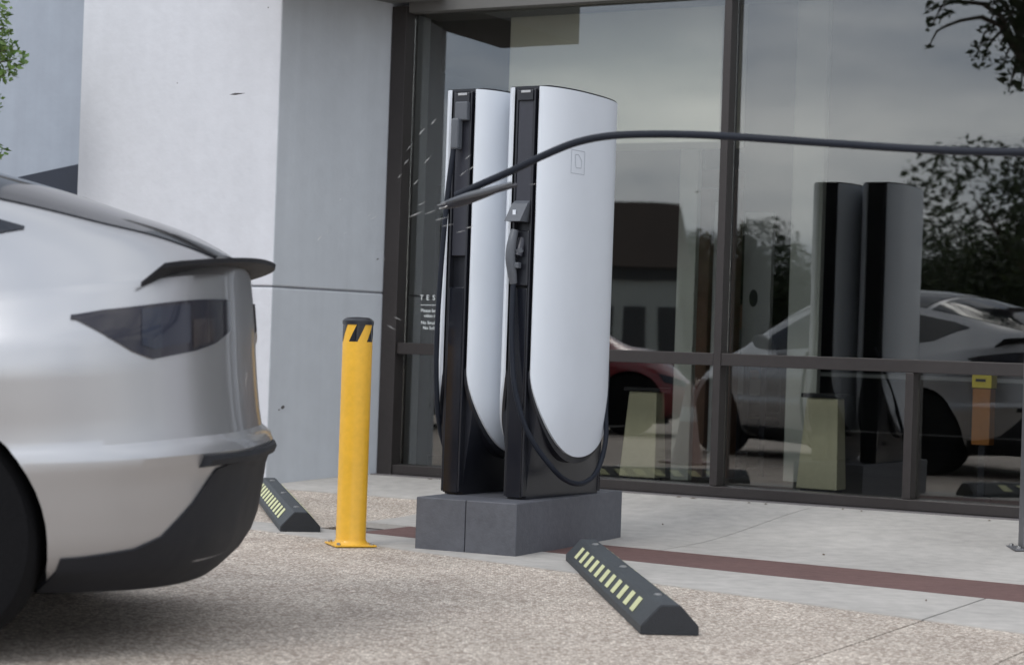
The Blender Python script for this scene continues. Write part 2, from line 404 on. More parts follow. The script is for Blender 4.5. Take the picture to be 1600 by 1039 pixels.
# concrete apron reaching left of the bollard
sheet('concrete_slab', above([(-1.6, 2.62), (1.293, 2.62), (1.293, 9), (-1.6, 9)], BAND), .004, M['concrete'], swk, .03)
bp_ = sheet('brick_strip', above(below([(1.55, 0), (40, 0), (40, 40), (1.55, 40)], BR_U), BR_L), .002, M['brick'], None, .02); tag(bp_, kind='structure')
ag = sheet('aggregate_patch', [(-8, 1.085), (1.236, 1.085), (1.236, 2.1), (1.29, 2.614), (-1.6, 2.614), (-1.6, 3.0), (-8, 3.0)], .0, M['aggregate'], None, .02); tag(ag, kind='structure')

# ------------------------------------------------------------------ building
bld = empty('commercial_building', fw(0, 0, 0)); tag(bld, 'pale painted commercial building with dark bronze window wall and projecting concrete pier', 'building')
inv = Matrix.Translation(Vector(fw(0, 0, 0))).inverted()
def reparent(o, par=None):
    par = par or bld
    o.data.transform(Matrix.Translation(-Vector(par.location))); o.parent = par; return o
def fbox(name, t0, t1, d0, d1, z0, z1, mat, bevel=0, par=None):
    poly = [fw(t0, d0)[:2], fw(t1, d0)[:2], fw(t1, d1)[:2], fw(t0, d1)[:2]]
    o = prism(name, poly, z0, z1, mat, None, bevel); return reparent(o, par)
# pier: front corner C1, splayed return wall to the glass
kx, _ = ray(415, 757); C1 = Vector((kx * 12.43, 12.43)); J0 = Vector(fw(-.004, .11)[:2])
C0 = C1 - T * 1.60
pier = [C0, C1, C1 + NN * .9 + T * 0.0, C0 + NN * 2.2]
ZJ = 1.285
for z0, z1 in ((-.3, ZJ - .006), (ZJ + .006, 9.0)):
    q = [C0 + T * .0, C1, J0, J0 + NN * .5, C0 + NN * 1.2]
    o = prism('pier_panel', [tuple(v) for v in q], z0, z1, M['pier'], None, .008)
    # return face: darker copy of the wall paint, shade put into the colour
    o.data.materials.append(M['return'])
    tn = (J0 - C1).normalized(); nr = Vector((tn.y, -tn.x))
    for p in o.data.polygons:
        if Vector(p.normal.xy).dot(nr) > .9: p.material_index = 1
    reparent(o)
q = [C0 + T * .01 + NN * .01, C1 - T * .01 + NN * .012, J0 + NN * .01 - T * .01, J0 + NN * .4, C0 + NN * 1.1]
o = prism('panel_joint', [tuple(v) for v in q], ZJ - .0061, ZJ + .0061, M['walljoint']); reparent(o)
# scuffs on the pier and return wall
def decal(px, py, a, b, lenx, thk, mat, name='scuff_mark'):
    """a,b : two plan points of the wall plane"""
    kx, kz = ray(px, py); d = (b - a).normalized(); n = Vector((-d.y, d.x))
    Y = a.dot(n) / (kx * n.x + n.y); p = Vector((kx * Y, Y)); z = CAMZ + kz * Y
    if n.dot(p) > 0: n = -n
    n = -n if (n.dot(Vector((0, 1))) > 0) else n
    V = []; K = 9
    for i in range(K):
        u = i / (K - 1) - .5; h = thk * (1 - (2 * u) ** 2) + .0006
        c = p + d * u * lenx + n * .0022; V += [(c.x, c.y, z + u * lenx * .25 - h + random.uniform(-1, 1) * thk * .2), (c.x, c.y, z + u * lenx * .25 + h)]
    F = [(2 * i, 2 * i + 2, 2 * i + 3, 2 * i + 1) for i in range(K - 1)]
    V2 = [(v[0] - n.x * .002, v[1] - n.y * .002, v[2]) for v in V]; n0 = len(V)
    F += [tuple(j + n0 for j in reversed(f)) for f in F]
    return reparent(mk(name, V + V2, F, mat))
decal(442, 636, C1, J0, .03, .010, M['threshold']); decal(590, 405, C1, J0, .02, .004, M['threshold'])
decal(436, 640, C1, J0, .012, .004, M['threshold']); decal(277, 130, C0, C1, .008, .003, M['threshold']); decal(419, 12, C0, C1, .01, .004, M['threshold'])
# recessed rear wall at far left
rw0 = C0 + NN * 1.25 + T * .30; rw1 = rw0 - T * 9
q = [rw0, rw1, rw1 + NN * .4, rw0 + NN * .4]
reparent(prism('rear_wall', [tuple(v) for v in q], -.3, 9.0, M['rearwall']))
# frames
TE = 7.2; ZT = 3.16; FD = .095
_tm, _ = on_facade(1120, 600, FD); _tm2, _ = on_facade(1417, 700, FD)
fbox('jamb', 0, .110, -.04, FD + .015, .09, ZT, M['bronze'], .003)
fbox('mullion', _tm - .030, _tm + .018, -.04, FD, .175, ZT, M['bronze'], .003)
fbox('mullion', _tm2 - .024, _tm2 + .024, -.04, FD, .175, .89, M['bronze'], .003)
t3 = _tm + (_tm2 - _tm) * 2 + .1
fbox('mullion', t3 - .030, t3 + .018, -.04, FD, .175, ZT, M['bronze'], .003)
fbox('transom', .111, _tm - .031, -.04, FD - .004, .892, .966, M['bronze'], .003)
fbox('transom', _tm + .019, t3 - .031, -.04, FD - .004, .892, .966, M['bronze'], .003)
fbox('transom', t3 + .019, TE, -.04, FD - .004, .892, .966, M['bronze'], .003)
fbox('sill', .111, TE, -.04, FD + .004, .112, .172, M['bronze'], .003)
fbox('threshold', -.02, TE, -.05, FD + .07, .05, .109, M['threshold'], .006)
fbox('head_beam', .111, TE, -.3, FD - .01, ZT - .04, ZT + .6, M['soffit'])
fbox('upper_wall', -.6, TE + 6.2, -.29, FD - .02, ZT + .605, 9.0, M['pier'])
# panes
def pane(t0, t1, z0, z1): fbox('window_pane', t0, t1, -.003, .003, z0, z1, M['glass'])
pane(.111, _tm - .031, .967, ZT - .041); pane(_tm + .019, t3 - .031, .967, ZT - .041); pane(t3 + .019, TE, .967, ZT - .041)
pane(.111, _tm - .031, .173, .891); pane(_tm + .019, _tm2 - .025, .173, .891); pane(_tm2 + .025, t3 - .031, .173, .891); pane(t3 + .019, TE, .173, .891)
# canopy slab over the left bay
fbox('canopy_soffit', -.25, .4, FD + .02, 1.8, 3.18, 3.46, M['soffit'])
# interior shell
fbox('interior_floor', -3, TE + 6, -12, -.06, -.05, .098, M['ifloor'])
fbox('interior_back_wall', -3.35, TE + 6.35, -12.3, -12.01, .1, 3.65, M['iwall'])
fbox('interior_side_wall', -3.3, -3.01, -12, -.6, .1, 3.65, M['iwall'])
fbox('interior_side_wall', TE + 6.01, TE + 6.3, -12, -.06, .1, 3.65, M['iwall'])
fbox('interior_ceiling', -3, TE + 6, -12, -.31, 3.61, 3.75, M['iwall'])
fbox('end_wall', TE + .001, TE + 6.0, -.25, .1, -.1, 4.2, M['pier'])
fbox('roof', -3, TE + 6.3, -12.3, .1, 3.76, 4.2, M['soffit'])
fbox('interior_side_wall', -3.32, -.14, -.76, -.595, .1, 3.65, M['iwall'])
# lit bulkhead seen behind the left pane
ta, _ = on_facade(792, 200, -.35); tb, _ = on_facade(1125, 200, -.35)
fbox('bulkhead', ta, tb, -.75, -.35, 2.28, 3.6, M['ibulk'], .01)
def inner(px0, px1, dist, z0, z1, depth, mat, name):
    a, _ = on_facade(px0, 470, -dist); b, _ = on_facade(px1, 470, -dist); return fbox(name, a, b, -dist - depth, -dist, z0, z1, mat, .004)
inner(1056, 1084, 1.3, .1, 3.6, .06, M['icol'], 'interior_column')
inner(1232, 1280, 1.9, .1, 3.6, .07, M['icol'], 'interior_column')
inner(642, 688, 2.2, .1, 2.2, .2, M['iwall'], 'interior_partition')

def inthing(px0, px1, dist, z0, z1, depth, mt, name, label, cat):
    a, _ = on_facade(px0, 470, -dist); b, _ = on_facade(px1, 470, -dist)
    root = empty(name, fw((a + b) / 2, -dist - depth / 2, .098)); tag(root, label, cat)
    fbox('panel', a, b, -dist - depth, -dist, z0, z1, mt, .004, root); return root, a, b
# wooden door set
r_, a, b = inthing(1112, 1124, 1.8, .1, 2.02, .08, M['iboard'], 'inner_door', 'pale narrow inner door in dark wooden frame behind the glass', 'door')
for s0, s1 in ((a - .11, a - .012), (b + .012, b + .11)): fbox('door_frame', s0, s1, -1.92, -1.76, .1, 2.12, M['iwood'], .004, r_)
fbox('door_frame', a - .11, b + .11, -1.93, -1.75, 2.125, 2.25, M['iwood'], .004, r_)
r_, a, b = inthing(1160, 1203, 2.2, .9, 1.98, .06, M['iboard'], 'display_board', 'white display board with small dark oval emblem behind the glass', 'board')
fbox('stand_leg', a + .02, a + .06, -2.24, -2.22, .1, .895, M['dkgrey'], 0, r_); fbox('stand_leg', b - .06, b - .02, -2.24, -2.22, .1, .895, M['dkgrey'], 0, r_)
cx_, cz_ = (a + b) / 2 - .02, 1.37
V = []
for k in range(20):
    an = 2 * math.pi * k / 20; V.append(fw(cx_ + .032 * math.cos(an), -2.192, cz_ + .062 * math.sin(an)))
V2 = []
for k in range(20):
    an = 2 * math.pi * k / 20; V2.append(fw(cx_ + .032 * math.cos(an), -2.199, cz_ + .062 * math.sin(an)))
o = mk('emblem', V + V2, [tuple(range(20)), tuple(range(39, 19, -1))] + [(k, (k + 1) % 20, 20 + (k + 1) % 20, 20 + k) for k in range(20)], M['dkgrey'])
reparent(o, r_)
# cream tapered pedestals just inside
for (x0, x1, xt0, xt1, yb, ytp, lab) in ((967, 1023, 983, 1026, 731, 611, 'cream tapered pedestal inside the window nearer the white chargers'), (1243, 1307, 1260, 1309, 752, 621, 'cream tapered pedestal inside the window right of the thick mullion')):
    D = -.42
    tb0, _ = on_facade(x0, yb, D); tb1, zb = on_facade(x1, yb, D); tt0, zt = on_facade(xt0, ytp, D); tt1, _ = on_facade(xt1, ytp, D)
    c = (tb0 + tb1) / 2; root = empty('pedestal', fw(c, D, .098)); tag(root, lab, 'pedestal', None)
    V = []; dd = .14
    zb = .16
    for (t0, t1, z, dp) in ((tb0, tb1, zb, .17), (tt0, tt1, zt, .12)):
        for t, d in ((t0, D), (t1, D), (t1, D - dp), (t0, D - dp)): V.append(fw(t, d, z))
    o = mk('pedestal_body', V, [(0, 1, 2, 3), (4, 5, 6, 7), (0, 1, 5, 4), (1, 2, 6, 5), (2, 3, 7, 6), (3, 0, 4, 7)], M['cream']); bev(o, .006); reparent(o, root)
    fbox('pedestal_foot', tb0 + .02, tb1 - .02, D - .15, D - .02, .098, .158, M['dkgrey'], .003, root)
    fbox('pedestal_top', tt0 - .03, tt1 + .03, D - .15, D + .02, zt + .002, zt + .028, M['black'], .004, root)
# orange stand with yellow panel, far inside
r_, a, b = inthing(1524, 1552, 1.2, .45, .80, .12, M['orange'], 'sign_stand', 'orange stand with bright yellow panel inside the right window', 'stand')
fbox('yellow_panel', a - .005, b + .005, -1.325, -1.195, .805, .90, M['signyellow'], .003, r_)
fbox('stripe', a + .02, b - .03, -1.1935, -1.191, .845, .862, M['black'], 0, r_)
fbox('stand_foot', a - .03, b + .03, -1.36, -1.16, .099, .13, M['dkgrey'], .003, r_)
fbox('stand_pole', (a + b) / 2 - .02, (a + b) / 2 + .02, -1.28, -1.24, .131, .449, M['dkgrey'], 0, r_)
# desk inside
dt0, _ = on_facade(1150, 540, -3.6)
root = empty('desk', fw(dt0 + 1.0, -3.6, .098)); tag(root, 'pale long desk behind the glass beside the seated person', 'desk')
fbox('desk_top', dt0 + .55, dt0 + 2.4, -4.3, -3.6, .82, .85, M['desk'], .004, root)
for dx in (.62, 2.33):
    for dy in (-4.24, -3.66): fbox('leg', dt0 + dx - .025, dt0 + dx + .025, dy - .025, dy + .025, .099, .818, M['dkgrey'], 0, root)

# seated person behind the glass (only head and shoulders show)
def skin_body(name, joints, edges, mt, parent, sub=2):
    me = bpy.data.meshes.new(name); me.from_pydata([j[0] for j in joints], edges, []); me.update()
    o = bpy.data.objects.new(name, me); col.objects.link(o)
    md = o.modifiers.new('Skin', 'SKIN'); md.use_smooth_shade = True
    for i, j in enumerate(joints):
        sv = me.skin_vertices[0].data[i]; sv.radius = j[1] if isinstance(j[1], tuple) else (j[1], j[1]); sv.use_root = (i == 0)
    s = o.modifiers.new('Sub', 'SUBSURF'); s.levels = sub; s.render_levels = sub
    dg = bpy.context.evaluated_depsgraph_get(); dg.update()
    nm = bpy.data.meshes.new_from_object(o.evaluated_get(dg)); nm.name = name
    bpy.data.objects.remove(o)
    return link(name, nm, mt, parent, True)
pt, _ = on_facade(1166, 520, -3.3)
per = empty('person', fw(pt, -3.3, .098), math.atan2(T.y, T.x)); tag(per, 'seated person with short dark hair and grey shirt seen through the window', 'person')
J = [((0, 0, .50), .14), ((0, .02, .70), (.15, .10)), ((0, .0, .92), (.17, .11)), ((0, -.01, 1.02), (.08, .07)), ((0, -.02, 1.08), .052), ((0, -.03, 1.18), (.075, .09)), ((0, -.03, 1.27), (.065, .08)),
     ((.19, 0, .98), .055), ((.25, -.05, .74), .045), ((.18, -.28, .72), .036), ((.15, -.36, .72), .03), ((-.19, 0, .98), .055), ((-.25, -.05, .74), .045), ((-.18, -.28, .72), .036), ((-.15, -.36, .72), .03),
     ((.10, -.05, .47), .085), ((.12, -.45, .48), .062), ((.12, -.45, .06), .042), ((.12, -.58, .03), .035), ((-.10, -.05, .47), .085), ((-.12, -.45, .48), .062), ((-.12, -.45, .06), .042), ((-.12, -.58, .03), .035)]
E = [(0, 1), (1, 2), (2, 3), (3, 4), (4, 5), (5, 6), (2, 7), (7, 8), (8, 9), (9, 10), (2, 11), (11, 12), (12, 13), (13, 14), (0, 15), (15, 16), (16, 17), (17, 18), (0, 19), (19, 20), (20, 21), (21, 22)]
body = skin_body('body', J, E, M['shirt'], per)
body.data.materials.append(M['skin']); body.data.materials.append(M['trouser'])
for p in body.data.polygons:
    c = p.center
    if c.z > 1.06 or c.y < -.25 and c.z > .6: p.material_index = 1
    elif c.z < .56: p.material_index = 2
bmh = bmesh.new(); bmesh.ops.create_icosphere(bmh, subdivisions=3, radius=1)
for v in bmh.verts:
    v.co = Vector((v.co.x * .093, v.co.y * .108 + .0, v.co.z * .115)); v.co.z += 1.235; v.co.y -= .005 - .0
    v.co += Vector((random.uniform(-1, 1), random.uniform(-1, 1), random.uniform(-1, 1))) * .003
bmesh.ops.delete(bmh, geom=[v for v in bmh.verts if v.co.y < -.07 and v.co.z < 1.27], context='VERTS')
mh = bpy.data.meshes.new('hair'); bmh.to_mesh(mh); bmh.free(); link('hair', mh, M['hair'], per, True)
ch = empty('office_chair', fw(pt, -3.3, .098), math.atan2(T.y, T.x)); tag(ch, 'black office chair under the seated person behind the window', 'chair')
box('seat', (0, -.05, .36), (.46, .46, .06), M['black'], ch, 0, .02); box('backrest', (0, .22, .62), (.42, .04, .4), M['black'], ch, 0, .015)
box('stem', (0, 0, .18), (.05, .05, .30), M['dkgrey'], ch); box('base', (0, 0, .02), (.5, .5, .03), M['dkgrey'], ch, 0, .01)

# vinyl lettering on the glass
def text_mesh(txt, size, tpos, z, parent, name='lettering', space=1.0, align='CENTER'):
    cu = bpy.data.curves.new(name, 'FONT'); cu.body = txt; cu.size = size; cu.align_x = align; cu.space_character = space; cu.extrude = .0008
    o = bpy.data.objects.new(name, cu); col.objects.link(o)
    dg = bpy.context.evaluated_depsgraph_get(); dg.update()
    me = bpy.data.meshes.new_from_object(o.evaluated_get(dg)); bpy.data.objects.remove(o)
    X = Vector((T.x, T.y, 0)); Z = Vector((0, 0, 1)); Y = Vector((NN.x, NN.y, 0)) * -1
    mw = Matrix((X, Z, Y)).transposed().to_4x4(); mw.translation = Vector(fw(tpos, .0052, z)) 
    me.transform(mw); o = link(name, me, M['vinyl']); return reparent(o, parent)
tx, zx = on_facade(679, 464)
tx1, z1_ = on_facade(679, 488); 
sg = empty('window_lettering', fw(tx, .005, 1.2)); tag(sg, 'white vinyl lettering on the narrow glass left of the chargers', 'lettering')
for i_, ch_ in enumerate('TESLA'): text_mesh(ch_, .046, tx - .094 + i_ * .046, on_facade(679, 469)[1], sg, 'letter')
fbox('underline', tx - .10, tx + .10, .0042, .0052, on_facade(679, 477)[1] - .0015, on_facade(679, 477)[1] + .0015, M['vinyl'], 0, sg)
for yy, s in ((487, 'Please be aware'), (495, 'video in use'), (506, 'No Smoking or'), (514, 'No Soliciting')):
    text_mesh(s, .030, tx, on_facade(679, yy + 1)[1], sg)['kind'] = 'stuff'

# ------------------------------------------------------------------ equipment pad
A = Vector(ground_at(805, 870)); B = Vector(ground_at(970, 840)); Cc = Vector(ground_at(648, 857)); Dd = B + Cc - A
pad = empty('charger_base', (A.x, A.y, 0)); tag(pad, 'dark grey painted concrete base block under the two white chargers', 'base block')
S1 = Vector(ground_at(724.5, 863.5)); k_ = (S1 - A).length / (Cc - A).length
pB = lambda q: [tuple(v) for v in q]
ins = (Cc - A) * .004
o = prism('block', pB([A, B, B + (Cc - A) * (k_ - .003), A + (Cc - A) * (k_ - .003)]), -.02, .245, M['pad'], None, .005); reparent(o, pad)
o = prism('block', pB([A + (Cc - A) * (k_ + .003), B + (Cc - A) * (k_ + .003), Dd, Cc]), -.02, .245, M['pad'], None, .005); reparent(o, pad)

# ------------------------------------------------------------------ chargers
LP = .76; HP = 1.94
def gsh(a):
    u = abs(1 - 2 * a / LP); u = min(u, 1); return (1 - u ** 2.6) ** .6
def half(a, z):
    s = min(1, max(0, z / .46)); s = s * s * (3 - 2 * s); return .050 + .104 * gsh(a) * s
def make_post():
    root = empty('charging_post')
    # black shell body: closed grid
    NA = 40
    aa = [LP * (.5 - .5 * math.cos(math.pi * i / NA)) for i in range(NA + 1)]
    aa = [.035 + x * (LP - .035) / LP for x in aa]
    zs = [0, .04, .1, .16, .22, .28, .34, .4, .46, .6, 1.0, 1.4, HP - .012]
    rows = []
    for z in zs:
        rows.append([(half(a, z) , a, z) for a in aa] + [(-half(a, z), a, z) for a in reversed(aa)])
    V, F = gridVF(rows, True); n = len(rows[0])
    F.append(tuple(range(n))); F.append(tuple((len(zs) - 1) * n + k for k in range(n)))
    # front cheeks are cut by the slot: the body starts behind it
    mk('shell', V, F, M['black'], root, True)
    for sgn in (1, -1):
        # white side panel with U shaped lower edge
        am = LP / 2 + .0; ha = LP / 2 - .006
        aN = 56; cols = []
        outer = []; innr = []
        K = 26
        As = [am - ha * math.cos(math.pi * i / aN) for i in range(aN + 1)]
        for a in As:
            u = (a - am) / ha; zb = .195 + .40 * (1 - math.sqrt(max(0, 1 - abs(u) ** 2.15)))
            ro = []; ri = []
            for k in range(K + 1):
                f = k / K; z = zb + (HP - .004 - zb) * (f ** 1.6)
                h = half(a, max(z, .0)); 
                h = .050 + .104 * gsh(a) * min(1, max(0, .55 + .45 * min(1, z / .46)) if False else 1) 
                da = .001; s = (gsh(a + da) - gsh(a - da)) / (2 * da) * .104
                nx, ny = 1 / math.hypot(1, s), -s / math.hypot(1, s)
                sw = min(1, max(0, z / .46)); sw = sw * sw * (3 - 2 * sw)
                h2 = .050 + .104 * gsh(a) * (.62 + .38 * sw)
                ro.append((sgn * (h2 + nx * .016), a + ny * .008 * min(1, abs(nx) * 2), z)); ri.append((sgn * (h2 + nx * .001), a, z))
            outer.append(ro); innr.append(ri)
        V, F = slab_grid(outer, innr); mk('side_panel', V, F, M['white'], root, True)
        # black trim below the white U
        outer = []; innr = []
        for a in As:
            u = (a - am) / ha; zb = .195 + .40 * (1 - math.sqrt(max(0, 1 - abs(u) ** 2.15)))
            ro = []; ri = []
            for k in range(7):
                z = zb - .03 + .036 * k / 6
                sw = min(1, max(0, z / .46)); sw = sw * sw * (3 - 2 * sw); h2 = .050 + .104 * gsh(a) * (.62 + .38 * sw)
                ro.append((sgn * (h2 + .004), a, z)); ri.append((sgn * (half(a, z) - .01), a, z))
            outer.append(ro); innr.append(ri)
        V, F = slab_grid(outer, innr); mk('panel_trim', V, F, M['black'], root, True)
    # lid
    lid = [(half(a, 1) + .010, a - .0, 0) for a in aa] ; lid = [(x, y) for x, y, _ in lid] + [(-x, y) for x, y in [(p[0], p[1]) for p in reversed(lid)]]
    o = prism('lid', lid, HP - .010, HP + .004, M['black'], root)
    # front column with recessed slot
    box('front_cheek', (.046, .018, HP / 2), (.010, .04, HP - .03), M['black'], root, 0, .003)
    box('front_cheek', (-.046, .018, HP / 2), (.010, .04, HP - .03), M['black'], root, 0, .003)
    box('front_kick_panel', (0, .012, .50), (.080, .03, .98), M['blackgloss'], root, 0, .003)
    box('header', (0, .012, HP - .045), (.080, .046, .05), M['black'], root, 0, .004)
    box('status_light', (.004, -.0125, HP - .028), (.05, .004, .012), M['metal'], root, 0, .001)
    # rear cover
    box('rear_cover', (0, LP + .006, HP / 2 - .01), (.112, .022, HP - .04), M['blackgloss'], root, 0, .004)
    return root
FRONT1 = Vector(ground_at(0, 0)) if False else Vector((.030, 9.40)); FRONT2 = Vector((-.2717, 9.585))
P1 = make_post(); P1.location = (FRONT1.x, FRONT1.y, .2455); P1.rotation_euler = (0, 0, R(-30))
P2 = copy_tree(P1); P2.location = (FRONT2.x, FRONT2.y, .2455)
for Pp, lab in ((P1, 'white charging post nearer the camera with small square emblem on its curved side'), (P2, 'white charging post at the back left half hidden by its neighbour')):
    tag(Pp, lab, 'charger', 'charging posts on the grey base block')
# post 1: screen, holster, handle and hanging cable
o = box('screen', (0, .012, 1.63), (.080, .022, .50), M['dkgrey'], P1, 0, .004)
V = []
for (z, y0, y1, w_) in ((1.40, -.004, .04, .040), (1.385, -.028, .04, .042), (1.30, -.075, .04, .042)):
    V += [(-w_, y0, z), (w_, y0, z), (w_, y1, z), (-w_, y1, z)]
V = [(x - (.012 if z < 1.35 else 0), y, z) for x, y, z in V]
mk('holster', V, [(0, 1, 2, 3), (0, 4, 5, 1), (1, 5, 6, 2), (2, 6, 7, 3), (3, 7, 4, 0), (4, 8, 9, 5), (5, 9, 10, 6), (6, 10, 11, 7), (7, 11, 8, 4), (8, 11, 10, 9)], M['grey'], P1)
box('holster_badge', (-.012, -.056, 1.342), (.016, .004, .022), M['white'], P1)
def handle(par, x, y, z, mats=('grey', 'dkgrey', 'black')):
    h = tube('handle', catmull([(x, y - .015, z), (x - .006, y - .028, z - .06), (x - .01, y - .03, z - .13), (x - .004, y - .02, z - .2), (x, y - .01, z - .25)], 5),
             [.018 + .006 * math.sin(math.pi * i / 20) for i in range(21)], M[mats[0]], par, 14)
    tube('handle_nozzle', catmull([(x + .02, y + .02, z - .04), (x + .024, y + .0, z - .08), (x + .02, y - .012, z - .12)], 4), .019, M[mats[1]], par, 14)
    tube('handle_collar', [(x + .018, y - .01, z - .085), (x + .022, y - .004, z - .105)], .0225, M[mats[0]], par, 14)
    box('latch', (x + .020, y - .018, z - .165), (.03, .03, .028), M[mats[0]], par, 0, .004)
    return h
handle(P1, -.018, -.02, 1.26)
box('dock', (.004, .004, 1.13), (.08, .03, .26), M['black'], P1, 0, .006)
cabp = [(-.018, -.032, 1.02), (-.012, -.045, .85), (.0, -.052, .68), (.028, -.055, .50), (.085, -.02, .31), (.160, .09, .15), (.178, .22, .085), (.186, .36, .075), (.182, .50, .13), (.170, .60, .27), (.136, .655, .43), (.09, .745, .62), (.03, .80, .80)]
tube('cable', catmull(cabp, 8), .0125, M['rubber'], P1, 12)
# post 2
box('screen', (0, .014, 1.50), (.080, .018, .72), M['dkgrey'], P2, 0, .004)
box('holster', (.008, -.012, 1.83), (.068, .04, .09), M['grey'], P2, 0, .006)
o = box('handle', (-.012, -.03, 1.72), (.042, .05, .15), M['grey'], P2, 0, .010)
cabp = [(-.022, -.035, 1.66), (-.035, -.045, 1.50), (-.05, -.05, 1.28), (-.065, -.05, 1.0), (-.078, -.04, .75), (-.088, -.01, .5), (-.095, .04, .32), (-.10, .14, .16), (-.15, .28, .09), (-.186, .40, .08), (-.182, .54, .17), (-.17, .68, .42), (-.09, .83, .75)]
tube('cable', catmull(cabp, 8), .0125, M['rubber'], P2, 12)
# emblem on post 1 right side: thin raised outline following the curved panel
def pan_pt(a, z, off):
    da = .001; s = (gsh(a + da) - gsh(a - da)) / (2 * da) * .104; nx, ny = 1 / math.hypot(1, s), -s / math.hypot(1, s)
    return Vector((.050 + .104 * gsh(a) + nx * (.016 + off), a + ny * (.008 * min(1, abs(nx) * 2) + off), z))
def emblem_line(pts, wd):
    V = []; F = []
    P = [Vector((a, z)) for a, z in pts]
    for i, p in enumerate(P):
        d = (P[min(i + 1, len(P) - 1)] - P[max(i - 1, 0)]).normalized(); n = Vector((-d.y, d.x)) * wd / 2
        for q, off in ((p - n, .0012), (p + n, .0012)): V.append(pan_pt(q.x, q.y, off))
    for i in range(len(P) - 1): F.append((2 * i, 2 * i + 2, 2 * i + 3, 2 * i + 1))
    return V, F
EA0, EA1, EZ0, EZ1 = .175, .285, 1.545, 1.655
def seg(a, b, n=6): return [(a[0] + (b[0] - a[0]) * i / n, a[1] + (b[1] - a[1]) * i / n) for i in range(n + 1)]
ps = [emblem_line(seg(p, q), .0035) for p, q in (((EA0, EZ0), (EA1, EZ0)), ((EA1, EZ0), (EA1, EZ1)), ((EA1, EZ1), (EA0, EZ1)), ((EA0, EZ1), (EA0, EZ0)))]
cx_, cz_ = (EA0 + EA1) / 2, (EZ0 + EZ1) / 2
sh = [(-.026, .034), (.0, .036), (.016, .022), (.03, .008), (.026, -.026), (-.016, -.028), (-.024, -.010), (-.026, .034)]
for p, q in zip(sh[:-1], sh[1:]): ps.append(emblem_line(seg((cx_ + p[0], cz_ + p[1]), (cx_ + q[0], cz_ + q[1]), 3), .004))
V, F = join(ps); mk('emblem', V, F, M['mark'], P1)

# ------------------------------------------------------------------ flying cable with torn connector
cab = empty('whipping_cable', at(700, 318, 6.650)); tag(cab, 'loose black charging cable whipping through the air across the chargers', 'cable')
pts = [at(712, 306, 6.670), at(750, 289, 6.650), at(800, 267, 6.600), at(850, 243, 6.550), at(900, 223, 6.500), at(950, 213, 6.450), at(1010, 210, 6.400), at(1090, 211, 6.300), at(1180, 216, 6.200), at(1280, 223, 6.100), at(1400, 231, 5.950), at(1500, 236, 5.850), at(1600, 238, 5.750), at(1720, 236, 5.650), at(1850, 260, 5.550), at(1930, 420, 5.450), at(1950, 700, 5.450), at(1990, 1000, 5.450)]
pts[-1] = (pts[-1][0], pts[-1][1], .03)
reparent(tube('cable_sheath', catmull(pts, 8), .0125, M['rubber'], None, 14), cab)
hp = catmull([at(690, 322, 6.670), at(715, 316, 6.650), at(745, 307, 6.630), at(775, 299, 6.610), at(808, 289, 6.600)], 5)
reparent(tube('connector', hp, [.007 + .011 * math.sin(math.pi * min(1, (i + 2) / 17)) * (1 if i < 14 else 1 - (i - 14) * .09) for i in range(len(hp))], M['dkgrey'], None, 14), cab)
hp2 = catmull([at(697, 316, 6.625), at(730, 306, 6.605), at(765, 297, 6.590), at(800, 286, 6.580)], 5)
reparent(tube('connector_cover', hp2, [.004 + .007 * math.sin(math.pi * (i + .5) / len(hp2)) for i in range(len(hp2))], M['grey'], None, 10), cab)
for i, (x, y) in enumerate(((686, 326), (690, 318), (683, 321))):
    reparent(tube('wire', catmull([at(704, 319, 6.650), at((x + 704) / 2, y - 2, 6.65), at(x, y, 6.65 - .01 * i)], 3), .0016, M['metal'], None, 6), cab)
# splinters
def shard(px, py, Y, ang, ln, th, mt):
    o = empty('splinter') if False else None
    c = Vector(at(px, py, Y)); d = Vector((math.cos(ang), random.uniform(-.3, .3), math.sin(ang))).normalized()
    a = d.cross(Vector((0, 1, 0))).normalized(); b = d.cross(a)
    k = random.uniform(.2, .45)
    V = [d * -ln / 2, d * (k - .5) * ln + a * th, d * (k - .5) * ln + b * th * .7, d * (k - .5) * ln - a * th * .8, d * (k - .5) * ln - b * th * .5, d * (k * .3) * ln + a * th * .6, d * ln / 2]
    F = [(0, 1, 2), (0, 2, 3), (0, 3, 4), (0, 4, 1), (1, 5, 2), (2, 5, 6), (5, 1, 6), (1, 4, 6), (4, 3, 6), (3, 2, 6)]
    return mk('splinter', V, F, mt, None, False, tuple(c))
sp = [(500, 372, .9, .035), (585, 340, .6, .05), (512, 362, 1.2, .015), (540, 364, .3, .02), (578, 336, .6, .03), (650, 335, .45, .07), (672, 332, .4, .06), (690, 342, .3, .07), (700, 352, .25, .06), (660, 318, .5, .05), (635, 253, .9, .04), (650, 285, .9, .04), (668, 250, .85, .06), (660, 205, .9, .05), (678, 190, .9, .04), (720, 362, .3, .05), (735, 355, .3, .045), (725, 270, .7, .05), (738, 262, .7, .04), (732, 245, .7, .04), (625, 275, .8, .03), (612, 512, -.5, .05), (622, 498, -.4, .04), (640, 230, .9, .05), (532, 312, .9, .012), (601, 405, 1.0, .012), (770, 276, .5, .06), (835, 288, .2, .05)]
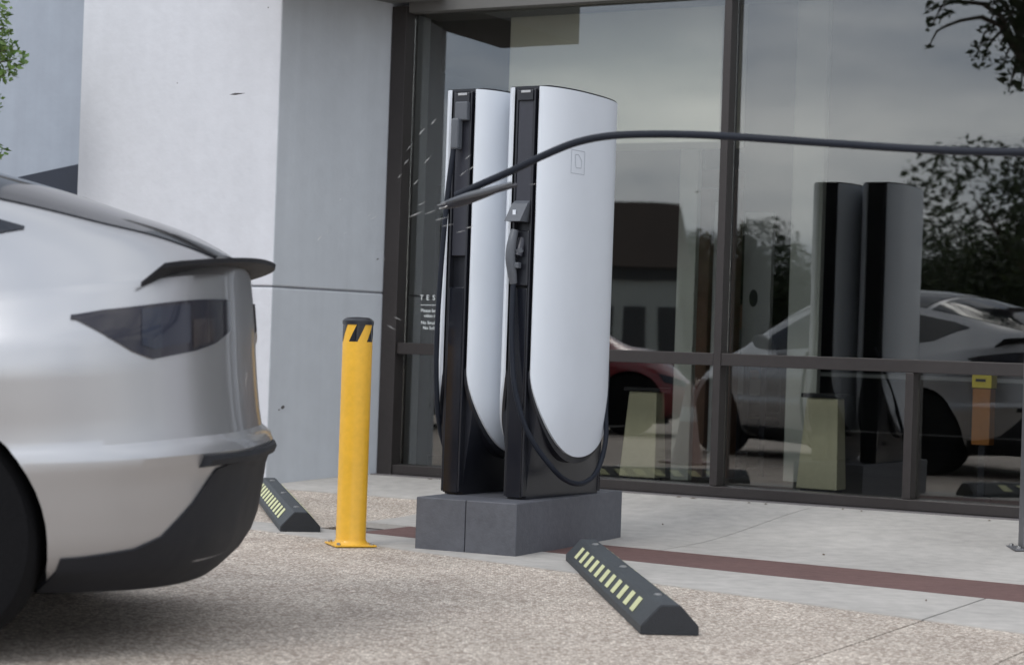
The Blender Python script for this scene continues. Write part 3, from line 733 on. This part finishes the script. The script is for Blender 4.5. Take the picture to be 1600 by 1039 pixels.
for i, (x, y, an, ln) in enumerate(sp):
    o = shard(x, y, 6.75 + random.uniform(-.25, .3), an, ln * .74, random.uniform(.0007, .0016), M['shard'])
    where = ('in front of the shaded return wall beside the window' if x < 603 else 'low in front of the dark door jamb' if y > 450 else 'in front of the dark jamb left of the chargers' if x < 648 else 'in front of the dark glass above the torn cable end' if x < 700 and y < 300 else 'in front of the dark glass below the torn cable end' if x < 705 else 'over the rear charger above the cable' if y < 300 and x < 745 else 'over the rear charger below the cable' if x < 745 else 'near the slot of the front charger')
    tag(o, 'tiny pale splinter flying ' + where, 'splinter', 'pale splinters thrown from the broken cable')
o = shard(371, 147, 10.2, .12, .085, .0065, M['shardd']); tag(o, 'dark splinter flying in front of the bright pier wall', 'splinter')

# ------------------------------------------------------------------ bollard
bx, by = ground_at(548, 852); bol = empty('bollard', (bx, by, .004)); tag(bol, 'yellow steel bollard with black slanted marks beside the grey base', 'bollard')
rb = .0705
lathe('post', [(rb + .014, .008), (rb + .008, .014), (rb + .003, .022), (rb, .032), (rb, .5), (rb, 1.042)], M['yellow'], bol, 48)
lathe('cap', [(rb + .0035, 1.035), (rb + .0035, 1.052), (rb - .004, 1.060), (rb * .75, 1.068), (.004, 1.071)], M['black'], bol, 48)
o = box('base_plate', (0, 0, .004), (.20, .20, .008), M['yellow'], bol, R(20), .002)
for k in range(4):
    a = R(65 + 90 * k); lathe('bolt', [(.010, .008), (.010, .016), (.005, .019), (.001, .0195)], M['metal'], bol, 8, (.112 * math.cos(a), .112 * math.sin(a), 0))
for k in range(5):
    a0 = R(-90 + 2 + 72 * k); V = []; F = []
    n = 8; wd = R(34); sl_ = R(30)
    for j in range(n + 1):
        for v in range(5):
            z = .955 + .08 * v / 4; a = a0 + wd * (j / n - .5) + sl_ * (v / 4 - .5)
            V.append(((rb + .0009) * math.cos(a), (rb + .0009) * math.sin(a), z))
    for j in range(n):
        for v in range(4): F.append((j * 5 + v, (j + 1) * 5 + v, (j + 1) * 5 + v + 1, j * 5 + v + 1))
    mk('reflective_mark', V, F, M['blackgloss'], bol, True)

# ------------------------------------------------------------------ wheel stops
def wheel_stop(pn, pf, label):
    pn, pf = Vector(pn), Vector(pf); zn, zf = hgt(td(*pn)[1]) + .002, hgt(td(*pf)[1]) + .002
    ln = (pf - pn).length; d = (pf - pn).normalized()
    root = empty('wheel_stop', (pn.x, pn.y, zn), rot=(math.atan2(zf - zn, ln), 0, math.atan2(d.y, d.x) - math.pi / 2)); tag(root, label, 'wheel stop', 'rubber wheel stops in front of the building')
    W, H = .20, .10
    pr = [(-W / 2, 0), (-W / 2, .028), (-W / 2 + .006, .036), (-.040, H - .006), (-.032, H), (.032, H), (.040, H - .006), (W / 2 - .006, .036), (W / 2, .028), (W / 2, 0)]
    ys = [0, .008, ln - .03, ln]; scl = [.96, 1, 1, .9]
    rows = [[(x * s, y, z * (s if s < 1 else 1)) for x, z in pr] for y, s in zip(ys, scl)]
    V, F = gridVF(rows, True); n = len(pr); F.append(tuple(range(n))); F.append(tuple(3 * n + k for k in range(n)))
    o = mk('rubber_body', V, F, M['stop'], root); o.data.materials.append(M['stopend'])
    for p in o.data.polygons:
        if p.center.y < .009: p.material_index = 1
    # pale stripes on the left sloping face
    xa, za, xb, zb = -W / 2 + .004, .038, -.041, H - .004
    dx, dz = xb - xa, zb - za; l = math.hypot(dx, dz); nx, nz = -dz / l, dx / l
    ns = 11; me = None
    for s_ in (-1, 1):
        for i in range(ns):
            y0 = .26 + (ln - .62) * i / (ns - 1); V = []
            for u, yy in ((.08, y0), (.08, y0 + .075), (.80, y0 + .105), (.80, y0 + .03)):
                V.append((-s_ * -(xa + dx * u + nx * .0015) * 1.0, yy, za + dz * u + nz * .0015))
            V += [(v[0] - (-s_ * -nx) * .002, v[1], v[2] - nz * .002) for v in V]
            mk('stripe', V, [(0, 1, 2, 3), (7, 6, 5, 4), (0, 4, 5, 1), (1, 5, 6, 2), (2, 6, 7, 3), (3, 7, 4, 0)], M['stripe'], root)
    for k in (.12, .5, .88): lathe('bolt', [(.016, H - .001), (.016, H + .003), (.010, H + .006), (.001, H + .0065)], M['metal'], root, 10, (0, ln * k, 0))
    return root
n1 = (Vector(ground_at(1003, 992)) + Vector(ground_at(1089, 991))) / 2
wheel_stop(n1, (.375, 9.10), 'black rubber wheel stop with pale yellow stripes in front of the charger base')
n2 = (Vector(ground_at(437, 832)) + Vector(ground_at(502, 831))) / 2
wheel_stop(n2, (-1.43, 12.05), 'black rubber wheel stop half hidden behind the silver car')

M['dryleaf'] = mat('dry_leaf', (.13, .10, .07), .8, noise=(30, .3))
for i, (x, y) in enumerate(((1060, 778), (1083, 780), (1098, 776), (1150, 783), (1170, 787), (1196, 789), (1316, 797), (1345, 800), (1545, 815), (655, 748), (672, 750), (1035, 821), (1286, 868), (1446, 940), (470, 752))):
    gx, gy = ground_at(x, y); a = random.random() * 6.28; l_ = random.uniform(.012, .026); z = hgt(td(gx, gy)[1]) + .006
    V = [(-l_, 0, 0), (0, l_ * .4, .004), (l_, 0, .001), (0, -l_ * .35, .003), (0, 0, .007)]
    tag(mk('fallen_leaf', V, [(0, 3, 4), (3, 2, 4), (2, 1, 4), (1, 0, 4), (0, 1, 2, 3)], M['dryleaf'], None, False, (gx, gy, z), (0, 0, a)), 'small dry brown leaf lying ' + ('along the dark threshold under the windows' if x > 1040 and y < 802 or x > 1500 else 'against the wall left of the chargers' if x < 700 else 'in the open on the pale concrete'), 'leaf', 'dry leaves scattered on the concrete')

# ------------------------------------------------------------------ steel post at right edge
px_, py_ = ground_at(1597, 861); sp_ = empty('steel_post', (px_ + .05, py_ + .05, hgt(td(px_, py_)[1]) + .004)); tag(sp_, 'grey square steel post on a bolted plate at the right edge', 'post')
az = math.atan2(T.y, T.x)
box('post', (0, 0, 1.5), (.10, .10, 2.98), M['steelpost'], sp_, 0, .006); box('base_plate', (-.005, 0, .005), (.19, .19, .01), M['steelpost'], sp_, 0, .002)
for i in (-1, 1):
    for j in (-1, 1): lathe('bolt', [(.011, .010), (.011, .020), (.004, .023), (.001, .024)], M['metal'], sp_, 8, (i * .072 - .005, j * .072, 0))
box('cap_plate', (0, 0, 2.996), (.16, .16, .01), M['steelpost'], sp_, 0, .002)

# ------------------------------------------------------------------ cars
ZR = np.array([.24, .30, .36, .46, .55, .585, .615, .64, .665, .72, .80, .91, 1.0, 1.06, 1.11, 1.16])
RX = np.array([.22, .14, .11, .095, .085, .07, .06, .07, .10, .11, .12, .13, .135, .14, .145, .15])
WZ = np.array([.78, .88, .915, .935, .95, .955, .957, .956, .952, .952, .957, .962, .950, .925, .90, .875])
FX = np.array([.30, .16, .08, .03, .0, .0, .0, .0, .01, .03, .06, .12, .2, .26, .30, .36])
TX = np.array([0, .15, .4, .7, 1.0, 2.0, 3.0, 3.6, 4.1, 4.5, 4.75]); TZ = np.array([1.16, 1.15, 1.10, 1.06, 1.03, .99, .97, .965, .89, .76, .66])
CXs = np.array([.12, .15, .31, .52, .73, .94, 1.4, 1.9, 2.4, 2.8, 3.2, 3.55, 3.8, 4.2, 4.55, 4.75]); CZs = np.array([1.16, 1.185, 1.278, 1.347, 1.41, 1.462, 1.555, 1.605, 1.62, 1.59, 1.42, 1.20, 1.06, .98, .83, .67])
def hermite(xs, ys, x):
    d = np.gradient(ys, xs); x = min(max(x, xs[0]), xs[-1]); i = int(min(np.searchsorted(xs, x, 'right') - 1, len(xs) - 2)); h = xs[i + 1] - xs[i]; t = (x - xs[i]) / h
    return float((2 * t ** 3 - 3 * t ** 2 + 1) * ys[i] + (t ** 3 - 2 * t ** 2 + t) * h * d[i] + (-2 * t ** 3 + 3 * t ** 2) * ys[i + 1] + (t ** 3 - t ** 2) * h * d[i + 1])
LC = 4.75
def plan(s, z):
    """s 0..1 rear quadrant, 1..2 straight, 2..3 front quadrant; returns x,y"""
    r, wd, fr = np.interp(z, ZR, RX), np.interp(z, ZR, WZ), np.interp(z, ZR, FX)
    if s <= 1:
        a = s * math.pi / 2; e = 2 / 3.1
        return r + .80 * (1 - max(0, math.cos(a)) ** e), wd * max(0, math.sin(a)) ** e
    if s <= 2: return r + .80 + (s - 1) * (LC - fr - 1.2 - r - .80), wd
    a = (s - 2) * math.pi / 2; e = 2 / 2.6
    return LC - fr - 1.2 * (1 - max(0, math.sin(a)) ** e), wd * max(0, math.cos(a)) ** e
def low(s, q):                       # q: nominal height .24..1.16
    x, y = plan(s, q); T_ = hermite(TX, TZ, x); f = (q - .24) / .92; return Vector((x, y, .24 + f * (T_ - .24) - .045 * max(0, 1 - (q - .24) / .14)))
VY = [1, .965, .90, .81, .735, .66, .5, .25, 0]; VZ = [0, .10, .30, .54, .69, .79, .90, .985, 1]; VV = [0, .1, .28, .48, .62, .72, .82, .92, 1]
def upp(s, v):
    b = low(s, 1.16); xc = b.x + (.02 if s < 1 else 0) * (1 - s if s < 1 else 0)
    zt = max(hermite(CXs, CZs, b.x), b.z + .004); fy = hermite(np.array(VV), np.array(VY), v); fz = hermite(np.array(VV), np.array(VZ), v)
    # rear corner points lie low, pull forward as the surface rises
    return Vector((b.x, b.y * fy, b.z + (zt - b.z) * fz))
def norm_at(fn, s, q, e=.004):
    a = fn(min(s + e, 3), q) - fn(max(s - e, 0), q); b = fn(s, q + e) - fn(s, q - e); n = a.cross(b)
    if n.length < 1e-9: n = Vector((0, 0, 1))
    n.normalize(); c = fn(s, q) - Vector((2.3, 0, .7))
    return n if n.dot(c) > 0 else -n
def patch(name, fn, ss, lo, hi, off, mt, par, rows=8, thick=.02, side=-1, smooth=True):
    O = []; I = []
    for s in ss:
        a, b = lo(s), hi(s); ro = []; ri = []
        for k in range(rows + 1):
            q = a + (b - a) * k / rows; p = fn(s, q); n = norm_at(fn, s, q)
            po = p + n * off; pi = p + n * (off - thick)
            ro.append((po.x, side * po.y, po.z)); ri.append((pi.x, side * pi.y, pi.z))
        O.append(ro); I.append(ri)
    V, F = slab_grid(O, I); return mk(name, V, F, mt, par, smooth)
CARMESH = {}
def build_car(paint):
    root = empty('parked_car')
    SS = [i / 44 for i in range(45)] + [1 + i / 26 for i in range(1, 27)] + [2 + i / 26 for i in range(1, 27)]
    qs = sorted(set([round(x, 3) for x in list(np.linspace(.24, 1.16, 30)) + [.585, .615, .64, .665]])); vs = [i / 22 for i in range(23)]
    rows = []
    for q in qs:
        h = [low(s, q) for s in SS]; rows.append([(p.x, -p.y, p.z) for p in h] + [(p.x, p.y, p.z) for p in reversed(h)])
    for v in vs[1:]:
        h = [upp(s, v) for s in SS]; rows.append([(p.x, -p.y, p.z) for p in h] + [(p.x, p.y, p.z) for p in reversed(h)])
    V, F = gridVF(rows, True); n = len(rows[0]); F.append(tuple(range(n)))
    body = mk('body', V, F, paint, root, False)
    bm = bmesh.new(); bm.from_mesh(body.data); bmesh.ops.remove_doubles(bm, verts=bm.verts, dist=.0008); bmesh.ops.recalc_face_normals(bm, faces=bm.faces); bm.to_mesh(body.data); bm.free()
    # wheel arches
    cut = []
    for xw in (.94, 3.83):
        for s in (-1, 1):
            cv, cf = tubeVF([(xw, s * .62, .355), (xw, s * 1.2, .355)], .385, 48); cut.append((cv, cf))
    V, F = join(cut); cu = mk('cut', V, F, M['clad'])
    md = body.modifiers.new('arch', 'BOOLEAN'); md.operation = 'DIFFERENCE'; md.object = cu; md.solver = 'EXACT'
    dg = bpy.context.evaluated_depsgraph_get(); dg.update(); nm = bpy.data.meshes.new_from_object(body.evaluated_get(dg)); body.modifiers.clear(); body.data = nm; bpy.data.objects.remove(cu)
    nm.materials.clear(); nm.materials.append(paint); nm.materials.append(M['clad'])
    for p in nm.polygons:
        p.use_smooth = True; c = p.center; p.material_index = 0
        for xw in (.94, 3.83):
            rd = math.hypot(c.x - xw, c.z - .355)
            if rd < .3845 and abs(c.y) < .96 and (abs(abs(c.y) - .62) < .004 or rd > .380) : p.material_index = 1
        if c.z < .20: p.material_index = 1
    nm.set_sharp_from_angle(angle=R(30))
    H = math.pi / 2
    for sd in (-1, 1):
        # lower cladding
        ss = [i / 90 for i in range(0, 91)]
        def zhi(s):
            d = s * 90
            return float(np.interp(d, [0, 20, 26, 34, 44, 52, 66, 90], [.575, .575, .565, .47, .375, .35, .335, .32]))
        zx = [s for s in ss if low(s, .3).x < .94 - .40]
        patch('lower_cladding', low, zx, lambda s: .245, zhi, .006, M['clad'], root, 8, .02, sd)
        s2 = [1 + i / 30 for i in range(31)]; s2 = [s for s in s2 if .94 + .40 < low(s, .3).x < 3.83 - .40]
        if len(s2) > 2: patch('side_skirt', low, s2, lambda s: .245, lambda s: .335, .006, M['clad'], root, 4, .02, sd)
        # tail lamp
        ls = [.115 + i * (.755 - .115) / 44 for i in range(45)]
        lt = lambda s: float(np.interp(s * 90, [18, 60, 67], [1.082, 1.080, 1.072]))
        lb = lambda s: float(np.interp(s * 90, [10, 20, 30, 46, 52, 67], [.985, .945, .925, .912, .942, 1.060]))
        patch('tail_lamp', low, ls, lb, lt, .006, M['lamp'], root, 8, .02, sd)
        ms = [s for s in ls if .36 < s < .56]
        patch('lamp_lens', low, ms, lambda s: lb(s) + .03, lambda s: lt(s) - .012, .0085, M['lampclear'], root, 5, .004, sd)
        ms = [s for s in ls if .22 < s < .36]
        patch('lamp_lens', low, ms, lambda s: lb(s) + .012, lambda s: lt(s) - .06, .0085, M['lampred'], root, 5, .004, sd)
        # headlamp
        hs = [2.35 + i * .3 / 16 for i in range(17)]
        patch('headlamp', low, hs, lambda s: .80, lambda s: .93, .006, M['lampclear'], root, 4, .02, sd)
        # side glass
        gs = [1 + (i / 60) for i in range(61)]; gs = [s for s in [.86 + .004 * i for i in range(36)] + gs if .70 < low(s, 1.16).x < 3.35]
        def glo(s):
            x = low(s, 1.16).x; return float(np.interp(x, [.70, 1.0, 1.5, 3.35], [.50, .25, .14, .10]))
        def ghi(s):
            x = low(s, 1.16).x; return float(np.interp(x, [.70, .9, 1.4, 2.7, 3.35], [.52, .585, .61, .61, .30]))
        patch('side_window', upp, gs, glo, ghi, .003, M['carglass'], root, 6, .012, sd)
        # rear glass and roof glass
        rs = [s for s in [i / 120 for i in range(1, 121)] + [1 + i / 60 for i in range(1, 61)] if .19 < low(s, 1.16).x < 1.25]
        patch('rear_window', upp, rs, lambda s: .71, lambda s: .995, .004, M['carglass'], root, 6, .010, sd)
        rs = [1 + i / 60 for i in range(0, 61)]; rs = [s for s in rs if 1.30 < low(s, 1.16).x < 2.55]
        patch('roof_glass', upp, rs, lambda s: .72, lambda s: .995, .004, M['carglass'], root, 5, .010, sd)
        rs = [1 + i / 120 for i in range(0, 121)] + [2 + i / 60 for i in range(1, 50)]; rs = [s for s in rs if 2.66 < low(s, 1.16).x < 3.60]
        patch('windscreen', upp, rs, lambda s: .66, lambda s: .995, .004, M['carglass'], root, 5, .010, sd)
        # mirror
        tube('mirror', catmull([(3.05, sd * .90, 1.05), (3.02, sd * 1.0, 1.09), (2.99, sd * 1.10, 1.10)], 4), [.02, .03, .045, .055, .06, .065, .065, .06, .04], M['clad'], root, 12)
        for xa in (1.45, 2.45):      # door gaps as thin dark strips and handles
            zc = [q for q in np.linspace(.36, 1.15, 14)]
            V = []; 
            for q in zc:
                s_ = 1 + (xa - .86) / (LC - 1.2 - .86 - .06); p = low(min(2, s_), q); V += [(xa - .003, sd * (p.y + .0015), p.z), (xa + .003, sd * (p.y + .0015), p.z)]
            V += [(x, y - sd * .01, z) for x, y, z in V]; k = len(zc) * 2
            F = [(2 * i, 2 * i + 1, 2 * i + 3, 2 * i + 2) for i in range(len(zc) - 1)] + [(k + 2 * i, k + 2 * i + 1, k + 2 * i + 3, k + 2 * i + 2) for i in range(len(zc) - 1)]
            mk('door_gap', V, F, M['clad'], root)
            box('door_handle', (xa + .17, sd * .955, .93), (.20, .02, .03), paint, root, 0, .006)
    # spoiler lip
    O = []; 
    for i in range(41):
        y = -.72 + 1.44 * i / 40; e = (abs(y) / .72) ** 2.6
        xr = .06 + .17 * e; xf = .20 + .14 * e; z = 1.200 - .035 * e; zf = 1.192 - .085 * e
        O.append([(xf, y * 1.06, zf), (xr + .05, y, z + .002), (xr, y, z + .010), (xr + .002, y, z - .004), (xr + .06, y, z - .015), (xf, y * 1.06, zf - .014)])
    V, F = gridVF(O, True); F.append(tuple(range(6))); F.append(tuple(40 * 6 + k for k in range(6)))
    mk('spoiler', V, F, M['clad'], root, True)
    # rear bumper lip and diffuser fins
    O = []
    for i in range(33):
        y = -.66 + 1.32 * i / 32; e = (abs(y) / .66) ** 2.5; xr = .045 + .09 * e
        O.append([(xr + .12, y, .612), (xr, y, .604), (xr - .006, y, .592), (xr, y, .575), (xr + .12, y, .548)])
    V, F = gridVF(O, True); F.append(tuple(range(5))); F.append(tuple(32 * 5 + k for k in range(5)))
    mk('bumper_lip', V, F, M['clad'], root, True)
    box('underbody', (2.6, 0, .20), (3.4, 1.26, .09), M['clad'], root)
    wt = None
    for xw in (.94, 3.83):
        for s in (-1, 1):
            ty = latheVF([(.24, -.115), (.30, -.12), (.338, -.112), (.352, -.085), (.356, 0), (.352, .085), (.338, .112), (.30, .12), (.24, .115)], 48)
            V = [(x + xw, s * .81 + z, y + .356) for x, y, z in ty[0]]
            t = mk('tyre', V, ty[1], M['tyre'], root, True)
            parts = []
            for k in range(10):
                a = 2 * math.pi * k / 10; c, sn = math.cos(a), math.sin(a); pc, ps_ = -sn * .016, c * .016
                q = [(c * .05 + pc, sn * .05 + ps_), (c * .05 - pc, sn * .05 - ps_), (c * .225 - pc * 1.4, sn * .225 - ps_ * 1.4), (c * .225 + pc * 1.4, sn * .225 + ps_ * 1.4)]
                V4 = [(xw + u, s * (.81 + .108), .356 + v) for u, v in q] + [(xw + u, s * (.81 + .085), .356 + v) for u, v in q]
                parts.append((V4, [(0, 1, 2, 3), (7, 6, 5, 4), (0, 4, 5, 1), (1, 5, 6, 2), (2, 6, 7, 3), (3, 7, 4, 0)]))
            rg = tubeVF([(xw, s * (.81 + .09), .356), (xw, s * (.81 + .112), .356)], .055, 20); parts.append(rg)
            V, F = join(parts); mk('rim', V, F, M['rim'], t)
            V, F = tubeVF([(xw, s * (.81 + .02), .356), (xw, s * (.81 + .07), .356)], .236, 40); mk('rim_barrel', V, F, M['clad'], t)
    return root
car = build_car(M['paint']); car.name = 'silver_car'
# local +x runs from tail to nose; nose points to -X in the world
XR_ = -.742
car.location = (XR_, 6.58, 0); car.rotation_euler = (0, 0, math.pi)
tag(car, 'silver hatchback car leaving the frame at the left foreground', 'car')
def recolour(src, paint):
    c = copy_tree(src)
    for ch in c.children:
        if ch.data and ch.data.materials and ch.data.materials[0] == M['paint']:
            ch.data = ch.data.copy(); ch.data.materials[0] = paint
    return c
x, y = mirror(-2.45, 24.0); c2 = recolour(car, M['redpaint']); c2.name = 'red_car'; c2.location = (x, y, 0); c2.rotation_euler = (0, 0, math.atan2(-.845, .535)); tag(c2, 'dark red car standing in the lot with its bonnet mirrored in the lower left pane', 'car')
# traffic cone seen mirrored in the glass
x, y = refl(1078, 17.5); cn = empty('traffic_cone', (x, y, 0)); tag(cn, 'faded pale traffic cone standing in the lot reflected in the glass', 'traffic cone')
lathe('cone_body', [(.15, .02), (.13, .05), (.035, .68), (.028, .70)], M['cone'], cn, 24); box('cone_base', (0, 0, .0125), (.36, .36, .025), M['cone'], cn, 0, .005)
lathe('cone_band', [(.0815, .38), (.0635, .50)], M['whitepaint'], cn, 24)

# ------------------------------------------------------------------ trees and the street behind the camera (seen mirrored)
def leaf_cloud(n, lobes, size, seed):
    rnd = random.Random(seed); V = []; F = []
    tot = sum(l[3] ** 2 for l in lobes)
    for lx, ly, lz, lr in lobes:
        for _ in range(int(n * lr * lr / tot)):
            v = Vector((rnd.gauss(0, 1), rnd.gauss(0, 1), rnd.gauss(0, 1))).normalized() * (lr * (.55 + .5 * rnd.random() ** .6))
            c = Vector((lx, ly, lz)) + Vector((v.x, v.y, v.z * .8)); s = size * rnd.uniform(.6, 1.4)
            a = Vector((rnd.gauss(0, 1), rnd.gauss(0, 1), rnd.gauss(0, .6))).normalized(); b = a.cross(Vector((rnd.gauss(0, 1), rnd.gauss(0, 1), rnd.gauss(0, 1)))).normalized()
            k = len(V); V += [c - a * s, c + b * s * .45, c + a * s, c - b * s * .45]; F.append((k, k + 1, k + 2, k + 3))
    me = bpy.data.meshes.new('crown'); me.from_pydata(V, [], F); me.update(); return me
def tree_meshes(h, r, n, size, seed, zb=.35):
    rnd = random.Random(seed); lob = []
    for _ in range(16):
        a = rnd.random() * 6.28; q = rnd.random() ** .5 * r * .75; lob.append((q * math.cos(a), q * math.sin(a), h * (zb + (1 - zb) * rnd.uniform(.12, .85)), r * rnd.uniform(.25, .5)))
    cr_ = leaf_cloud(n, lob, size, seed)
    parts = [tubeVF(catmull([(0, 0, 0), (.05, .03, h * .3), (0, .1, h * .6), (.05, 0, h * .85)], 4), [.045 * h * (1 - i / 14) + .01 for i in range(13)], 8)]
    for lx, ly, lz, lr in lob[:9]:
        parts.append(tubeVF(catmull([(0, .02, h * .3), (lx * .5, ly * .5, (lz + h * .3) / 2), (lx, ly, lz)], 3), [.018 * h, .015 * h, .013 * h, .010 * h, .008 * h, .006 * h, .003 * h], 6))
    V, F = join(parts); me = bpy.data.meshes.new('trunk'); me.from_pydata([tuple(v) for v in V], [], F); me.update()
    return me, cr_
def plant(meshes, x, y, z, s, rz, leaf, label, group, cat='tree', name='tree'):
    t = empty(name, (x, y, z), rz); t.scale = (s, s, s); tag(t, label, cat, group)
    link('trunk', meshes[0], M['bark'], t, True); link('crown', meshes[1], leaf, t); return t
big = [tree_meshes(6.0, 3.2, 15000, .085, sd, .10) for sd in (3, 5, 9)]
tl = [(960, 62, .86), (1010, 60, .84), (1075, 58, .78), (1120, 60, .84), (1165, 60, .82), (1205, 60, .68), (1262, 58, .60), (1310, 60, .62), (1370, 56, .66), (1440, 54, .68), (1490, 54, .70), (1545, 54, .74), (1600, 50, .80), (1660, 46, 1.1), (905, 62, .75), (840, 62, .8), (780, 62, .85), (720, 60, .95)]
for i, (px, Y, s) in enumerate(tl):
    x, y = refl(px, Y); plant(big[i % 3], x, y, -.1, s, i * 1.3, M['leafdark'], 'dark leafy tree in the row across the lot mirrored in the windows', 'trees across the lot')
# nearby tree whose hanging branches are mirrored at top right
rnd = random.Random(4)
lob = []
hx, hy = refl(1640, 24)
def hang(px, py, r):
    kx, kz = ray(px, py); Yq = 22.0; q = mirror(kx * Yq, Yq); return (q[0] - hx, q[1] - hy, CAMZ + kz * Yq, r)
for px, py, r in ((1460, 35, .10), (1470, 15, .14), (1455, 70, .06), (1500, -10, .16), (1530, 75, .15), (1542, 50, .12), (1535, 95, .12), (1565, 70, .09), (1568, 105, .12), (1580, 125, .12), (1590, 100, .10), (1596, 60, .1), (1575, 145, .05), (1593, 135, .06), (1548, 10, .1), (1600, 20, .2), (1620, 60, .4), (1640, 0, .6), (1600, -60, .5), (1540, -60, .4), (1490, -60, .35), (1700, -80, 1.2), (1640, -170, 1.0)):
    lob.append(hang(px, py, r))
crm = leaf_cloud(5200, lob, .05, 12)
parts = [tubeVF([(0, 0, 0), (.1, 0, 2.0), (0, .1, 3.6), (-.05, 0, 5.6)], [.2, .16, .13, .07], 10)]
for q in lob: parts.append(tubeVF(catmull([(0, .1, 3.8), (q[0] * .5, q[1] * .5, max(q[2], 4.6) + .25), (q[0] * .9, q[1] * .9, q[2] + .25), (q[0], q[1], q[2])], 3), [.05, .045, .04, .03, .025, .02, .016, .012, .010, .008], 6))
V, F = join(parts); trm = bpy.data.meshes.new('trunk'); trm.from_pydata([tuple(v) for v in V], [], F); trm.update()
plant((trm, crm), hx, hy, 0, 1, 0, M['leafdark'], 'tree with hanging leafy branches mirrored at the top right of the glass', None)
# bright tree at the left edge
lx, ly, _ = at(-75, 120, 12.6)
lob = []
for px, py, r in ((-10, 20, .09), (5, 45, .06), (12, 78, .085), (26, 92, .07), (8, 118, .08), (-30, 70, .2), (-60, 10, .3), (2, 238, .05), (-25, 235, .12), (-60, 160, .25), (-110, 90, .45), (-150, 200, .4), (-90, 230, .25), (18, 108, .06)):
    a = at(px, py, 12.6); lob.append((a[0] - lx, a[1] - ly, a[2], r))
crm = leaf_cloud(3600, lob, .026, 21)
parts = [tubeVF([(-.35, 0, 0), (-.33, 0, 1.2), (-.3, .05, 2.4), (-.25, 0, 3.0)], [.06, .05, .035, .015], 8)]
for q in lob: parts.append(tubeVF(catmull([(-.32, .02, 1.6), (q[0] * .6 - .12, q[1], q[2] - .15), (q[0], q[1], q[2])], 3), [.014, .012, .010, .008, .006, .005, .003], 5))
V, F = join(parts); trm = bpy.data.meshes.new('trunk'); trm.from_pydata([tuple(v) for v in V], [], F); trm.update()
plant((trm, crm), lx, ly, 0, 1, 0, M['leaf'], 'bright green leafy tree at the left edge in front of the grey wall', None)
# dark awning beside the pier
a0 = Vector(at(28, 277, 14.2)); a1 = Vector(at(125, 256, 13.9))
awn = empty('awning', tuple(a0)); tag(awn, 'dark sloping awning between the grey wall and the bright pier', 'awning')
V = []
for p in (a0, a1):
    for dy in (0, .9):
        V.append((p.x, p.y + dy, p.z)); V.append((p.x, p.y + dy, 1.75))
reparent(mk('awning_cover', V, [(0, 2, 3, 1), (4, 5, 7, 6), (0, 4, 6, 2), (1, 3, 7, 5), (0, 1, 5, 4), (2, 6, 7, 3)], M['awning']), awn)
# shop across the lot (mirrored at the left of the glass)
x0, y0 = refl(900, 50); x1, y1 = refl(1056, 50)
d = (Vector((x1, y1)) - Vector((x0, y0))).normalized(); nb = Vector((-d.y, d.x)); 
if nb.dot(Vector((x0, y0))) < 0: nb = -nb
sh_ = empty('shop_building', (x0, y0, 0)); tag(sh_, 'low pale shop with deep brown roof mirrored in the left glass', 'building')
a, b = Vector((x0, y0)), Vector((x1, y1))
reparent(prism('wall', [tuple(v) for v in (a, b, b + nb * 7, a + nb * 7)], 0, 2.8, M['shopwall']), sh_)
reparent(prism('fascia', [tuple(v) for v in (a - nb * .1 - d * .1, b - nb * .1 + d * .1, b + nb * 7.1 + d * .1, a + nb * 7.1 - d * .1)], 2.805, 3.1, M['shopdark']), sh_)
q = [a - nb * .3 - d * .3, b - nb * .3 + d * .3, b + nb * 7.3 + d * .3, a + nb * 7.3 - d * .3]; q2 = [a + nb * 1.2 + d * .6, b + nb * 1.2 + d * .05, b + nb * 5.8 + d * .05, a + nb * 5.8 + d * .6]
V = [(v.x, v.y, 3.105) for v in q] + [(v.x, v.y, 4.8) for v in q2]
reparent(mk('roof', V, [(0, 1, 2, 3), (4, 5, 6, 7), (0, 1, 5, 4), (1, 2, 6, 5), (2, 3, 7, 6), (3, 0, 4, 7)], M['roofbrown']), sh_)
for k in range(3):
    c0 = a + d * (.35 + k * .85); c1 = c0 + d * .55
    wn = reparent(prism('window', [tuple(v) for v in (c0 - nb * .04, c1 - nb * .04, c1 - nb * .005, c0 - nb * .005)], 1.0, 2.1, M['shopdark']), sh_)
for o in bpy.data.objects:
    if o.type == 'MESH' and o.data and not o.data.materials: o.data.materials.append(M['grey'])
